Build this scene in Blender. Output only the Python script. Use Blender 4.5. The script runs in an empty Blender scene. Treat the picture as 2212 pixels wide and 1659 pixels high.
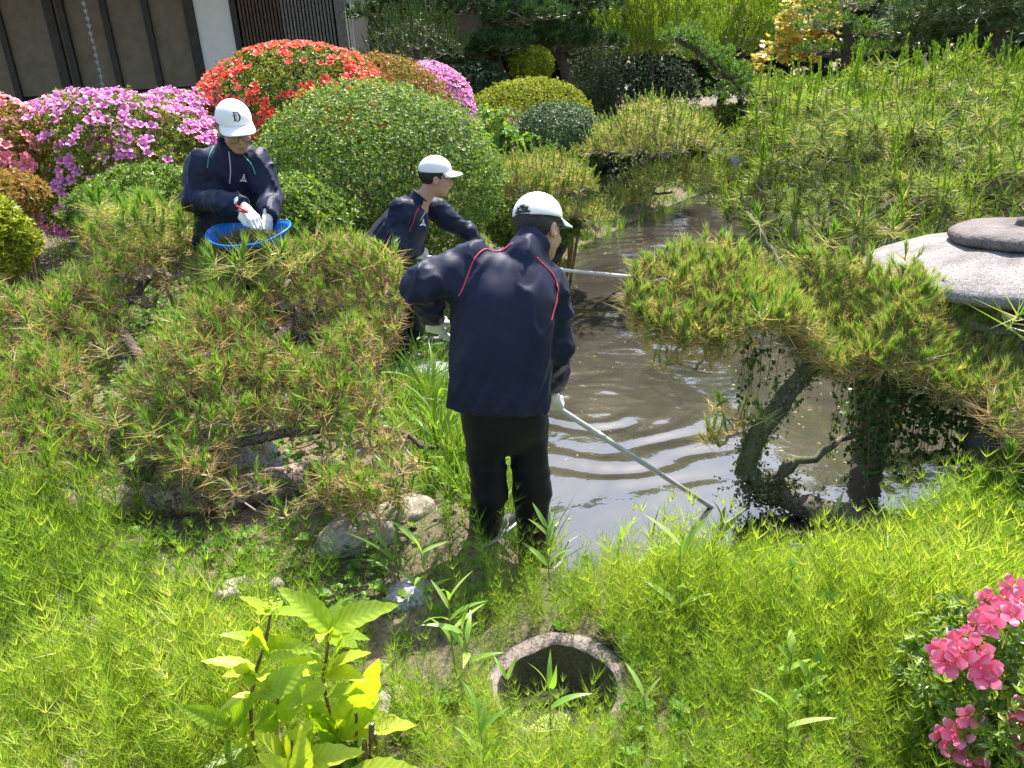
import bpy, math, random
import numpy as np
from mathutils import Matrix, Vector

scene = bpy.context.scene
# ------------------------------------------------------------------ camera
PITCH, ROLL, FPX, IW, IH = math.radians(20.8), math.radians(3.7), 1671.0, 2212.0, 1659.0
CAM = np.array([0.0, 0.0, 2.2])
FW = np.array([0, math.cos(PITCH), -math.sin(PITCH)])
R0 = np.array([1.0, 0, 0]); U0 = np.cross(R0, FW)
RT = R0*math.cos(ROLL) - U0*math.sin(ROLL)
UP = U0*math.cos(ROLL) + R0*math.sin(ROLL)
cd = bpy.data.cameras.new('camera'); cam = bpy.data.objects.new('camera', cd)
scene.collection.objects.link(cam)
cam.matrix_world = Matrix(((RT[0], UP[0], -FW[0], CAM[0]), (RT[1], UP[1], -FW[1], CAM[1]), (RT[2], UP[2], -FW[2], CAM[2]), (0, 0, 0, 1)))
cd.sensor_fit = 'HORIZONTAL'; cd.angle = 2*math.atan(IW/2/FPX); cd.clip_start = .05; cd.clip_end = 2000
scene.camera = cam
# ------------------------------------------------------------------ sky, sun, exposure
SUN_EL, SUN_AZ = math.radians(61), math.radians(27)          # azimuth: from the view direction towards the right
w = bpy.data.worlds.new('World'); scene.world = w; w.use_nodes = True
nt = w.node_tree; bg = nt.nodes['Background']
sk = nt.nodes.new('ShaderNodeTexSky'); sk.sky_type = 'NISHITA'; sk.sun_disc = False
sk.sun_elevation = SUN_EL; sk.sun_rotation = SUN_AZ; sk.air_density = 1.2; sk.dust_density = 2.5; sk.ozone_density = 1.0
nt.links.new(sk.outputs[0], bg.inputs[0]); bg.inputs[1].default_value = .14
sd = bpy.data.lights.new('sun', 'SUN'); so = bpy.data.objects.new('sun', sd); scene.collection.objects.link(so)
sd.energy = 5.0; sd.angle = math.radians(.53); sd.color = (1, .955, .88)
SUNV = Vector((math.sin(SUN_AZ)*math.cos(SUN_EL), math.cos(SUN_AZ)*math.cos(SUN_EL), math.sin(SUN_EL)))
so.rotation_euler = SUNV.to_track_quat('Z', 'Y').to_euler(); so.location = (0, 0, 30)
vs = scene.view_settings; vs.view_transform = 'Standard'; vs.look = 'None'; vs.gamma = 1; vs.use_curve_mapping = False
vs.exposure = 1.28
scene.render.engine = 'CYCLES'
scene.cycles.max_bounces = 6; scene.cycles.diffuse_bounces = 3; scene.cycles.transmission_bounces = 4; scene.cycles.transparent_max_bounces = 6

rng = np.random.default_rng(7); random.seed(7)
COL = scene.collection
def spot(px, py, Y):
    d = FW + RT*(px-IW/2)/FPX - UP*(py-IH/2)/FPX
    return CAM + d*(Y/d[1])
def spotz(px, py, z):
    d = FW + RT*(px-IW/2)/FPX - UP*(py-IH/2)/FPX
    return CAM + d*((z-CAM[2])/d[2])
def nrm(v): v = np.asarray(v, float); return v/(np.linalg.norm(v, axis=-1, keepdims=True)+1e-12)
def sstep(a, b, x): t = np.clip((x-a)/(b-a), 0, 1); return t*t*(3-2*t)

# ------------------------------------------------------------------ mesh helpers
class MB:
    def __init__(s): s.V, s.F, s.A, s.n = [], [], [], 0
    def add(s, V, F, a=0.5):
        V = np.asarray(V, float); F = np.asarray(F, int)
        if F.shape[1] == 4: F = np.concatenate([F[:, [0, 1, 2]], F[:, [0, 2, 3]]])
        s.V.append(V); s.F.append(F+s.n); s.A.append(np.broadcast_to(np.asarray(a, float), (len(V),))); s.n += len(V)
        return s
    def mesh(s, name, mat, smooth=False):
        V = np.concatenate(s.V); F = np.concatenate(s.F); A = np.concatenate(s.A)
        me = bpy.data.meshes.new(name); me.vertices.add(len(V)); me.vertices.foreach_set('co', V.astype('f').ravel())
        me.loops.add(F.size); me.loops.foreach_set('vertex_index', F.astype('i').ravel())
        me.polygons.add(len(F)); me.polygons.foreach_set('loop_start', np.arange(len(F), dtype='i')*3)
        me.polygons.foreach_set('use_smooth', np.full(len(F), smooth))
        at = me.attributes.new('var', 'FLOAT', 'POINT'); at.data.foreach_set('value', A.astype('f'))
        me.materials.append(mat); me.update(calc_edges=True); me.validate()
        return me
    def build(s, name, mat, parent=None, smooth=False, kind=None):
        o = bpy.data.objects.new(name, s.mesh(name, mat, smooth)); COL.objects.link(o)
        if parent is not None:
            o.parent = parent; o.matrix_parent_inverse = Matrix.Translation(parent.location).inverted()
        if kind: o['kind'] = kind
        return o
def tag(o, label, cat, group=None):
    o['label'] = label; o['category'] = cat
    if group: o['group'] = group
    return o
def thing(name, label, cat, loc, group=None):
    o = bpy.data.objects.new(name, None); COL.objects.link(o); o.location = [float(c) for c in loc]; o.empty_display_size = .1
    return tag(o, label, cat, group)
def place(me, name, parent, loc, rot=None, scale=1.0):
    """an object with shared mesh data under parent, at a world position"""
    o = bpy.data.objects.new(name, me); COL.objects.link(o)
    M = Matrix.Translation([float(c) for c in loc])
    if rot is not None: M = M @ Matrix([[float(c) for c in r] for r in rot]).to_4x4()
    M = M @ Matrix.Diagonal((scale, scale, scale, 1))
    if parent is not None:
        o.parent = parent; o.matrix_parent_inverse = Matrix.Identity(4)
        o.matrix_basis = Matrix.Translation(parent.location).inverted() @ M
    else: o.matrix_basis = M
    return o
BOXF = np.array([[0, 3, 2, 1], [4, 5, 6, 7], [0, 1, 5, 4], [1, 2, 6, 5], [2, 3, 7, 6], [3, 0, 4, 7]])
def boxv(x0, x1, y0, y1, z0, z1):
    return np.array([[x0, y0, z0], [x1, y0, z0], [x1, y1, z0], [x0, y1, z0], [x0, y0, z1], [x1, y0, z1], [x1, y1, z1], [x0, y1, z1]], float)
def box(x0, x1, y0, y1, z0, z1): return MB().add(boxv(x0, x1, y0, y1, z0, z1), BOXF)
def frame(d, roll=None):
    """(n,3) directions -> (n,3,3) matrices whose third column is d"""
    d = nrm(np.atleast_2d(d)); n = len(d)
    a = np.where(np.abs(d[:, 2:3]) < .95, np.array([[0, 0, 1.]]), np.array([[1., 0, 0]]))
    x = nrm(np.cross(a, d)); y = np.cross(d, x)
    if roll is None: roll = rng.uniform(0, 2*math.pi, n)
    c, s = np.cos(roll)[:, None], np.sin(roll)[:, None]
    return np.stack([x*c+y*s, y*c-x*s, d], -1)
def inst(mb, T, pos, R, sc, var=0.0):
    """copies of template T=(V,F,A) baked into mb"""
    V, F, A = T; n = len(pos); k = len(V)
    sc = np.broadcast_to(np.asarray(sc, float), (n,)); var = np.broadcast_to(np.asarray(var, float), (n,))
    W = np.einsum('nij,kj->nki', R, V)*sc[:, None, None] + pos[:, None, :]
    FF = (F[None]+(np.arange(n)*k)[:, None, None]).reshape(-1, 3)
    AA = np.clip(A[None, :]+var[:, None], 0, 1)
    mb.add(W.reshape(-1, 3), FF, AA.ravel())
def tubev(P, rad, sides=6, cap=True, wob=0.0, flat=1.0):
    P = np.asarray(P, float); n = len(P); rad = np.broadcast_to(np.asarray(rad, float), (n,))
    t = nrm(np.gradient(P, axis=0)); x = np.cross(t[0], [0, 0, 1.] if abs(t[0][2]) < .9 else [1., 0, 0]); x = nrm(x)
    V = []; ang = np.arange(sides)*2*math.pi/sides
    for i in range(n):
        x = nrm(x - t[i]*np.dot(x, t[i])); y = np.cross(t[i], x)
        rr = rad[i]*(1+wob*rng.normal(0, 1, sides)) if wob else rad[i]
        V.append(P[i]+(np.cos(ang)*rr)[:, None]*x+(np.sin(ang)*rr*flat)[:, None]*y)
    V = np.concatenate(V); F = []
    for i in range(n-1):
        for j in range(sides):
            a, b = i*sides+j, i*sides+(j+1) % sides; F.append([a, b, b+sides, a+sides])
    F = np.array(F); F = np.concatenate([F[:, [0, 1, 2]], F[:, [0, 2, 3]]])
    if cap:
        V = np.concatenate([V, [P[0], P[-1]]]); c0, c1 = len(V)-2, len(V)-1
        E = [[c0, (j+1) % sides, j] for j in range(sides)] + [[c1, (n-1)*sides+j, (n-1)*sides+(j+1) % sides] for j in range(sides)]
        F = np.concatenate([F, E])
    return V, F
def smooth_path(P, n, closed=False):
    """Catmull-Rom resample of a polyline"""
    P = np.asarray(P, float); m = len(P); out = []
    for t in np.linspace(0, m-1, n):
        i = min(int(t), m-2); u = t-i
        p0, p1, p2, p3 = P[max(i-1, 0)], P[i], P[i+1], P[min(i+2, m-1)]
        out.append(.5*((2*p1)+(-p0+p2)*u+(2*p0-5*p1+4*p2-p3)*u*u+(-p0+3*p1-3*p2+p3)*u**3))
    return np.array(out)
def vnoise(P, s, seed=0, oct=3):
    """cheap smooth 3-D noise, about -1..1"""
    r = np.random.default_rng(seed); P = np.asarray(P, float); out = np.zeros(P.shape[:-1]); amp, tot = 1.0, 0
    for o in range(oct):
        for k in range(4):
            d = r.normal(size=3); d /= np.linalg.norm(d)+1e-9
            out += amp*np.sin((P@d)*s*2*math.pi*r.uniform(.6, 1.4)+r.uniform(0, 6.28))
        tot += amp*2; amp *= .5; s *= 2.1
    return out/tot

# ------------------------------------------------------------------ materials
def new_mat(name):
    m = bpy.data.materials.new(name); m.use_nodes = True; t = m.node_tree
    return m, t, t.nodes['Principled BSDF'], t.nodes['Material Output']
def ramp(t, stops, interp='LINEAR'):
    r = t.nodes.new('ShaderNodeValToRGB'); e = r.color_ramp.elements; r.color_ramp.interpolation = interp
    while len(e) > 1: e.remove(e[-1])
    for i, (p, c) in enumerate(stops):
        x = e[0] if i == 0 else e.new(p); x.position = p; x.color = (*c, 1)
    return r
def leaf_mat(name, stops, trans=.4, rough=.45, tint=(1.0, 1.0, .55), tgain=1.6, spec=.35):
    m, t, b, out = new_mat(name)
    a = t.nodes.new('ShaderNodeAttribute'); a.attribute_name = 'var'
    r = ramp(t, stops); t.links.new(a.outputs['Fac'], r.inputs[0]); t.links.new(r.outputs[0], b.inputs['Base Color'])
    b.inputs['Roughness'].default_value = rough; b.inputs['Specular IOR Level'].default_value = spec
    if trans > 0:
        tr = t.nodes.new('ShaderNodeBsdfTranslucent'); mx = t.nodes.new('ShaderNodeMixShader'); mu = t.nodes.new('ShaderNodeMix')
        mu.data_type = 'RGBA'; mu.blend_type = 'MULTIPLY'; mu.inputs[0].default_value = 1
        t.links.new(r.outputs[0], mu.inputs[6]); mu.inputs[7].default_value = (tint[0]*tgain, tint[1]*tgain, tint[2]*tgain, 1)
        t.links.new(mu.outputs[2], tr.inputs[0]); mx.inputs[0].default_value = trans
        t.links.new(b.outputs[0], mx.inputs[1]); t.links.new(tr.outputs[0], mx.inputs[2]); t.links.new(mx.outputs[0], out.inputs[0])
    return m
def solid(name, col, rough=.6, metal=0, spec=.4, noise=0, nscale=20, bump=0, bscale=60, col2=None, sheen=0):
    m, t, b, out = new_mat(name)
    b.inputs['Roughness'].default_value = rough; b.inputs['Metallic'].default_value = metal; b.inputs['Specular IOR Level'].default_value = spec
    b.inputs['Base Color'].default_value = (*col, 1)
    if sheen: b.inputs['Sheen Weight'].default_value = sheen; b.inputs['Sheen Roughness'].default_value = .4
    tc = t.nodes.new('ShaderNodeTexCoord')
    if noise or col2:
        n = t.nodes.new('ShaderNodeTexNoise'); n.inputs['Scale'].default_value = nscale; n.inputs['Detail'].default_value = 6; n.inputs['Roughness'].default_value = .65
        t.links.new(tc.outputs['Object'], n.inputs['Vector'])
        c2 = col2 or tuple(c*(1-noise) for c in col)
        r = ramp(t, [(.36, c2), (.62, col)]); t.links.new(n.outputs['Fac'], r.inputs[0]); t.links.new(r.outputs[0], b.inputs['Base Color'])
    if bump:
        n2 = t.nodes.new('ShaderNodeTexNoise'); n2.inputs['Scale'].default_value = bscale; n2.inputs['Detail'].default_value = 5
        t.links.new(tc.outputs['Object'], n2.inputs['Vector'])
        bp = t.nodes.new('ShaderNodeBump'); bp.inputs['Strength'].default_value = bump; bp.inputs['Distance'].default_value = .01
        t.links.new(n2.outputs['Fac'], bp.inputs['Height']); t.links.new(bp.outputs[0], b.inputs['Normal'])
    return m
def bark_mat(name, c_lo, c_hi, crack, scale=28, moss=None):
    m, t, b, out = new_mat(name); tc = t.nodes.new('ShaderNodeTexCoord'); N = t.nodes.new; L = t.links.new
    n = N('ShaderNodeTexNoise'); n.inputs['Scale'].default_value = scale*.5; n.inputs['Detail'].default_value = 5; L(tc.outputs['Object'], n.inputs['Vector'])
    add = N('ShaderNodeVectorMath'); add.operation = 'MULTIPLY_ADD'; L(n.outputs['Color'], add.inputs[0]); add.inputs[1].default_value = (.10, .10, .10); L(tc.outputs['Object'], add.inputs[2])
    v = N('ShaderNodeTexVoronoi'); v.inputs['Scale'].default_value = scale; L(add.outputs[0], v.inputs['Vector'])
    e = N('ShaderNodeTexVoronoi'); e.feature = 'DISTANCE_TO_EDGE'; e.inputs['Scale'].default_value = scale; L(add.outputs[0], e.inputs['Vector'])
    sep = N('ShaderNodeSeparateColor'); L(v.outputs['Color'], sep.inputs[0])
    r = ramp(t, [(0, c_lo), (1, c_hi)]); L(sep.outputs[0], r.inputs[0])
    er = ramp(t, [(.0, (0, 0, 0)), (.06, (1, 1, 1))]); L(e.outputs['Distance'], er.inputs[0])
    mx = N('ShaderNodeMix'); mx.data_type = 'RGBA'; L(er.outputs[0], mx.inputs[0]); mx.inputs[6].default_value = (*crack, 1); L(r.outputs[0], mx.inputs[7])
    col = mx.outputs[2]
    if moss:
        n2 = N('ShaderNodeTexNoise'); n2.inputs['Scale'].default_value = 7; n2.inputs['Detail'].default_value = 4; L(tc.outputs['Object'], n2.inputs['Vector'])
        mr = ramp(t, [(.42, (0, 0, 0)), (.6, (1, 1, 1))]); L(n2.outputs['Fac'], mr.inputs[0])
        m2 = N('ShaderNodeMix'); m2.data_type = 'RGBA'; L(mr.outputs[0], m2.inputs[0]); L(col, m2.inputs[6]); m2.inputs[7].default_value = (*moss, 1); col = m2.outputs[2]
    L(col, b.inputs['Base Color']); b.inputs['Roughness'].default_value = .85; b.inputs['Specular IOR Level'].default_value = .2
    bp = N('ShaderNodeBump'); bp.inputs['Strength'].default_value = .8; bp.inputs['Distance'].default_value = .012
    sm = N('ShaderNodeMath'); sm.operation = 'ADD'; L(er.outputs[0], sm.inputs[0]); L(sep.outputs[1], sm.inputs[1])
    L(sm.outputs[0], bp.inputs['Height']); L(bp.outputs[0], b.inputs['Normal'])
    return m
def stone_mat(name, c1, c2, c3, scale=30, speck=.5, bump=.5):
    m, t, b, out = new_mat(name); tc = t.nodes.new('ShaderNodeTexCoord'); N = t.nodes.new; L = t.links.new
    n = N('ShaderNodeTexNoise'); n.inputs['Scale'].default_value = 4; n.inputs['Detail'].default_value = 7; n.inputs['Roughness'].default_value = .7; L(tc.outputs['Object'], n.inputs['Vector'])
    r = ramp(t, [(.35, c1), (.5, c2), (.66, c3)]); L(n.outputs['Fac'], r.inputs[0])
    n2 = N('ShaderNodeTexNoise'); n2.inputs['Scale'].default_value = scale*4; n2.inputs['Detail'].default_value = 3; L(tc.outputs['Object'], n2.inputs['Vector'])
    r2 = ramp(t, [(.36, (1-speck,)*3), (.55, (1, 1, 1))]); L(n2.outputs['Fac'], r2.inputs[0])
    mx = N('ShaderNodeMix'); mx.data_type = 'RGBA'; mx.blend_type = 'MULTIPLY'; mx.inputs[0].default_value = 1; L(r.outputs[0], mx.inputs[6]); L(r2.outputs[0], mx.inputs[7])
    L(mx.outputs[2], b.inputs['Base Color']); b.inputs['Roughness'].default_value = .9; b.inputs['Specular IOR Level'].default_value = .2
    n3 = N('ShaderNodeTexNoise'); n3.inputs['Scale'].default_value = scale; n3.inputs['Detail'].default_value = 8; L(tc.outputs['Object'], n3.inputs['Vector'])
    bp = N('ShaderNodeBump'); bp.inputs['Strength'].default_value = bump; bp.inputs['Distance'].default_value = .02; L(n3.outputs['Fac'], bp.inputs['Height']); L(bp.outputs[0], b.inputs['Normal'])
    return m

M = {}
M['horsetail'] = leaf_mat('horsetail_green', [(0, (.08, .16, .02)), (.45, (.26, .38, .045)), (.9, (.44, .53, .09)), (1, (.50, .46, .18))], .45, .5, (1, 1, .35), 1.5)
M['grass'] = leaf_mat('grass_green', [(0, (.09, .19, .03)), (.6, (.18, .30, .045)), (.85, (.32, .36, .08)), (1, (.40, .32, .14))], .4, .4, (1, 1, .4), 1.5)
M['weed'] = leaf_mat('weed_leaf', [(0, (.06, .15, .02)), (.5, (.13, .26, .03)), (1, (.26, .38, .06))], .35, .45, (1, 1, .4), 1.5)
M['bamboo'] = leaf_mat('bamboo_leaf', [(0, (.12, .24, .04)), (.6, (.22, .37, .06)), (1, (.42, .50, .16))], .42, .35, (1, 1, .35), 1.5, .5)
M['hydrangea'] = leaf_mat('hydrangea_leaf', [(0, (.15, .27, .03)), (.5, (.32, .43, .045)), (.85, (.50, .55, .08)), (1, (.42, .30, .14))], .5, .35, (1, 1, .22), 1.7, .5)
M['pine'] = leaf_mat('pine_needle', [(0, (.07, .17, .02)), (.25, (.16, .30, .045)), (.45, (.27, .36, .08)), (.62, (.42, .38, .15)), (.8, (.46, .35, .18)), (1, (.36, .24, .13))], .38, .45, (1, 1, .5), 1.5, .4)
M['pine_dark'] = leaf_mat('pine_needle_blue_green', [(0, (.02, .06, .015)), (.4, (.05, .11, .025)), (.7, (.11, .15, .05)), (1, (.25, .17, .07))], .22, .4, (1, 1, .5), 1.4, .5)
M['candle'] = leaf_mat('pine_candle', [(0, (.10, .20, .02)), (.3, (.22, .36, .035)), (.6, (.34, .46, .06)), (.8, (.38, .30, .12)), (1, (.32, .17, .06))], .3, .45, (1, 1, .4), 1.5)
M['pine_broad'] = leaf_mat('pine_needle_olive', [(0, (.06, .13, .022)), (.25, (.14, .24, .045)), (.5, (.25, .29, .09)), (.75, (.44, .38, .19)), (1, (.42, .29, .15))], .38, .45, (1, 1, .5), 1.5, .4)
M['juniper'] = leaf_mat('juniper_green', [(0, (.05, .13, .015)), (1, (.20, .33, .04))], .25, .5)
M['box'] = leaf_mat('box_leaf', [(0, (.055, .12, .022)), (.45, (.14, .23, .04)), (.8, (.30, .39, .07)), (1, (.36, .44, .12))], .3, .45, (1, 1, .4), 1.5, .35)
M['azalea'] = leaf_mat('azalea_leaf', [(0, (.06, .11, .015)), (.5, (.17, .23, .025)), (.8, (.32, .34, .04)), (1, (.36, .20, .06))], .3, .35, (1, 1, .35), 1.6)
M['azalea_fg'] = leaf_mat('azalea_leaf_glossy', [(0, (.05, .11, .015)), (.5, (.14, .23, .03)), (1, (.34, .42, .06))], .35, .3, (1, 1, .3), 1.6, .6)
M['azalea_bronze'] = leaf_mat('azalea_leaf_bronze', [(0, (.12, .13, .02)), (.4, (.27, .22, .035)), (.7, (.40, .18, .06)), (1, (.52, .15, .08))], .3, .4, (1, .9, .5), 1.4)
M['mound_yellow'] = leaf_mat('mound_leaf_yellow_green', [(0, (.12, .16, .012)), (.5, (.32, .36, .02)), (1, (.50, .50, .04))], .3, .4, (1, 1, .3), 1.5)
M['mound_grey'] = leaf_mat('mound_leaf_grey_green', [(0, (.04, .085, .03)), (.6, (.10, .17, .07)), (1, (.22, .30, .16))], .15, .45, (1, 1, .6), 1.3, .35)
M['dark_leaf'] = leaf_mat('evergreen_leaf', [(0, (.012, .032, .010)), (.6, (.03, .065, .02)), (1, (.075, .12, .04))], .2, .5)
M['maple'] = leaf_mat('maple_leaf_amber', [(0, (.30, .33, .04)), (.5, (.52, .42, .07)), (1, (.62, .33, .12))], .45, .4, (1, .95, .45), 1.5)
M['maple_red'] = leaf_mat('maple_leaf_red', [(0, (.10, .02, .02)), (1, (.28, .06, .05))], .35, .4, (1, .6, .5), 1.4)
M['ivy'] = leaf_mat('ivy_leaf', [(0, (.03, .08, .015)), (.6, (.07, .14, .03)), (.95, (.16, .22, .07)), (1, (.6, .45, .03))], .25, .35)
M['moss'] = leaf_mat('moss_lichen', [(0, (.08, .09, .03)), (.5, (.17, .17, .07)), (1, (.30, .30, .18))], 0, .9)
M['petal_pink'] = leaf_mat('petal_orchid_pink', [(0, (.60, .13, .42)), (.6, (.78, .27, .60)), (1, (.88, .52, .78))], .35, .5, (1, .9, 1), 1.1)
M['petal_salmon'] = leaf_mat('petal_salmon_pink', [(0, (.75, .16, .24)), (.6, (.85, .27, .33)), (1, (.90, .48, .50))], .35, .5, (1, .9, .9), 1.1)
M['petal_red'] = leaf_mat('petal_vermilion', [(0, (.70, .05, .035)), (.6, (.85, .11, .07)), (1, (.90, .25, .17))], .35, .5, (1, .9, .8), 1.1)
M['petal_fg'] = leaf_mat('petal_rose', [(0, (.70, .09, .18)), (.6, (.83, .18, .30)), (1, (.92, .42, .55))], .35, .45, (1, .85, .9), 1.1)
M['lilac'] = leaf_mat('petal_lilac', [(0, (.5, .3, .5)), (1, (.7, .5, .7))], .3, .5)
M['twig'] = solid('twig_bark', (.40, .32, .27), .85, noise=.6, nscale=30)
M['stem_green'] = solid('stem_green', (.20, .24, .06), .6, col2=(.25, .14, .06), nscale=12)
M['stem_brown'] = solid('stem_brown', (.22, .14, .07), .7, noise=.5, nscale=40)
M['stem_cut'] = solid('cut_wood', (.62, .52, .38), .8)
M['bark'] = bark_mat('pine_bark', (.20, .145, .115), (.44, .33, .27), (.10, .07, .055), 38)
M['bark_dark'] = bark_mat('pine_bark_dark', (.07, .055, .045), (.17, .13, .10), (.05, .04, .032), 60)
M['bark_moss'] = bark_mat('pine_bark_mossy', (.10, .08, .06), (.23, .19, .14), (.06, .05, .04), 60, (.16, .17, .08))
M['granite'] = stone_mat('granite_pale', (.17, .16, .15), (.27, .25, .24), (.36, .34, .32), 40, .6, .5)
M['granite_dark'] = stone_mat('granite_weathered', (.10, .085, .085), (.17, .145, .14), (.23, .20, .19), 45, .5, .7)
M['ring'] = stone_mat('basin_stone', (.15, .115, .10), (.24, .195, .17), (.33, .28, .25), 35, .4, .7)
M['basin_inner'] = stone_mat('basin_stone_shade_patina', (.05, .05, .03), (.09, .085, .05), (.13, .12, .075), 25, .4, .6)  # stone darkened to carry the shade inside the hollow, along with some patina
M['stone'] = stone_mat('field_stone', (.22, .20, .15), (.40, .35, .28), (.52, .47, .39), 18, .35, .8)
M['stone_blue'] = stone_mat('field_stone_grey', (.20, .20, .20), (.36, .36, .37), (.5, .5, .52), 22, .5, .8)
M['duckweed'] = leaf_mat('duckweed', [(0, (.32, .38, .08)), (1, (.62, .64, .30))], .1, .5)

def add_veins(m, k=9, amt=.05):
    """side veins drawn from the leaf's own length and width"""
    t = m.node_tree; N = t.nodes.new; L = t.links.new; b = t.nodes['Principled BSDF']; tc = N('ShaderNodeTexCoord'); sx = N('ShaderNodeSeparateXYZ'); L(tc.outputs['Object'], sx.inputs[0])
    ab = N('ShaderNodeMath'); ab.operation = 'ABSOLUTE'; L(sx.outputs[1], ab.inputs[0])
    ma = N('ShaderNodeMath'); ma.operation = 'MULTIPLY_ADD'; L(ab.outputs[0], ma.inputs[0]); ma.inputs[1].default_value = -1.3; L(sx.outputs[0], ma.inputs[2])
    mu = N('ShaderNodeMath'); mu.operation = 'MULTIPLY'; L(ma.outputs[0], mu.inputs[0]); mu.inputs[1].default_value = k*6.283
    si = N('ShaderNodeMath'); si.operation = 'SINE'; L(mu.outputs[0], si.inputs[0])
    nz = N('ShaderNodeTexNoise'); nz.inputs['Scale'].default_value = 14; nz.inputs['Detail'].default_value = 5; L(tc.outputs['Object'], nz.inputs['Vector'])
    ad = N('ShaderNodeMath'); ad.operation = 'MULTIPLY_ADD'; L(nz.outputs['Fac'], ad.inputs[0]); ad.inputs[1].default_value = 1.5; L(si.outputs[0], ad.inputs[2])
    bp = N('ShaderNodeBump'); bp.inputs['Strength'].default_value = .14; bp.inputs['Distance'].default_value = .012; L(ad.outputs[0], bp.inputs['Height']); L(bp.outputs[0], b.inputs['Normal'])
    r = ramp(t, [(.25, (1-amt*1.6,)*3), (.6, (1, 1, 1)), (1.0, (1+amt,)*3)]); mr = N('ShaderNodeMapRange'); mr.inputs[1].default_value = -1; mr.inputs[2].default_value = 2.5; L(ad.outputs[0], mr.inputs[0]); L(mr.outputs[0], r.inputs[0])
    src = [l.from_socket for l in t.links if l.to_socket == b.inputs['Base Color']][0]
    mx = N('ShaderNodeMix'); mx.data_type = 'RGBA'; mx.blend_type = 'MULTIPLY'; mx.inputs[0].default_value = 1; L(src, mx.inputs[6]); L(r.outputs[0], mx.inputs[7])
    for l in [l for l in t.links if l.from_socket == src and l.to_node != mx]: L(mx.outputs[2], l.to_socket)
add_veins(M['hydrangea'])

# ------------------------------------------------------------------ ground and pond
POND = np.array([(.17, 3.06), (.45, 2.98), (.8, 2.98), (1.42, 3.06), (1.85, 3.24), (2.3, 3.55), (3.0, 4.1), (3.3, 5.3), (3.1, 6.4), (2.9, 7.3), (3.4, 9), (4.4, 12), (5.4, 15), (5.9, 17.2),
                 (5.0, 17.2), (3.5, 15), (2.2, 13), (1.2, 11.2), (.6, 9.5), (.36, 8), (.22, 6.5), (.0, 5.4), (-.12, 4.6), (.0, 3.9), (.10, 3.4)])
def pond_sd(x, y):
    x = np.asarray(x, float); y = np.asarray(y, float); d = np.full(x.shape, 1e9); ins = np.zeros(x.shape, bool); n = len(POND)
    for i in range(n):
        (ax, ay), (bx, by) = POND[i], POND[(i+1) % n]; ex, ey = bx-ax, by-ay
        t = np.clip(((x-ax)*ex+(y-ay)*ey)/(ex*ex+ey*ey), 0, 1)
        d = np.minimum(d, np.hypot(x-ax-t*ex, y-ay-t*ey))
        c = ((ay > y) != (by > y)) & (x < (bx-ax)*(y-ay)/(by-ay+1e-12)+ax); ins ^= c
    return np.where(ins, -d, d)
BXY = spotz(1203, 1478, .43)
def ground_z(x, y):
    x = np.asarray(x, float); y = np.asarray(y, float); s = pond_sd(x, y)
    back = np.clip(y-5.0, 0, 8.5)*.165 + np.clip(y-13.5, 0, 5)*.05
    left = .41+.12*sstep(-.6, -2.2, x)+.08*sstep(-2, -5, x)
    right = .30+.05*np.clip(x-2, 0, 4)
    k = sstep(.5, 2.6, x-.12*np.clip(y-3, 0, 20))
    near = .05*sstep(2.2, 1.4, y)
    b = left*(1-k)+right*k + back*(1-.45*k) + near
    P = np.stack([x, y, 0*x], -1)
    b = b + .035*vnoise(P, .55, 3, 3)+.012*vnoise(P, 2.3, 5, 2)
    b = b-.45*sstep(.205, .165, np.hypot(x-BXY[0], y-BXY[1]))
    return np.where(s > 0, b*sstep(0, 1, (s+.02)/(.48+1.7*back))+.02*sstep(0, .1, s)-.02, -.02-.5*sstep(0, .8, -s))
def gz(x, y): return float(ground_z(np.array([x]), np.array([y]))[0])

def grid_ground():
    def axis(lo, hi, n, c, k, far):
        u = np.linspace(-1, 1, n); core = np.linspace(lo, hi, n)
        ext = np.concatenate([-np.geomspace(.4, far, 26)[::-1]+lo, core, np.geomspace(.4, far, 26)+hi]); return ext
    xs = axis(-7, 7, 170, 0, 0, 260); ys = np.concatenate([-np.geomspace(.4, 200, 18)[::-1]+.4, np.linspace(.4, 6, 130), np.linspace(6.06, 19, 110), np.geomspace(.4, 400, 26)+19])
    X, Y = np.meshgrid(xs, ys, indexing='xy'); Z = ground_z(X.ravel(), Y.ravel()); nx, ny = len(xs), len(ys)
    V = np.stack([X.ravel(), Y.ravel(), Z], -1); I = np.arange(nx*ny).reshape(ny, nx)
    F = np.stack([I[:-1, :-1], I[:-1, 1:], I[1:, 1:], I[1:, :-1]], -1).reshape(-1, 4)
    return MB().add(V, F)
m, t, b, out = new_mat('garden_soil'); N = t.nodes.new; L = t.links.new; tc = N('ShaderNodeTexCoord')
n1 = N('ShaderNodeTexNoise'); n1.inputs['Scale'].default_value = 1.6; n1.inputs['Detail'].default_value = 8; L(tc.outputs['Object'], n1.inputs['Vector'])
n2 = N('ShaderNodeTexNoise'); n2.inputs['Scale'].default_value = 45; n2.inputs['Detail'].default_value = 6; L(tc.outputs['Object'], n2.inputs['Vector'])
r1 = ramp(t, [(.35, (.08, .10, .03)), (.5, (.145, .115, .07)), (.68, (.22, .165, .11))]); L(n1.outputs['Fac'], r1.inputs[0])
r2 = ramp(t, [(.3, (.45, .45, .45)), (.6, (1, 1, 1))]); L(n2.outputs['Fac'], r2.inputs[0])
mx = N('ShaderNodeMix'); mx.data_type = 'RGBA'; mx.blend_type = 'MULTIPLY'; mx.inputs[0].default_value = 1; L(r1.outputs[0], mx.inputs[6]); L(r2.outputs[0], mx.inputs[7])
L(mx.outputs[2], b.inputs['Base Color']); b.inputs['Roughness'].default_value = .95
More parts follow.
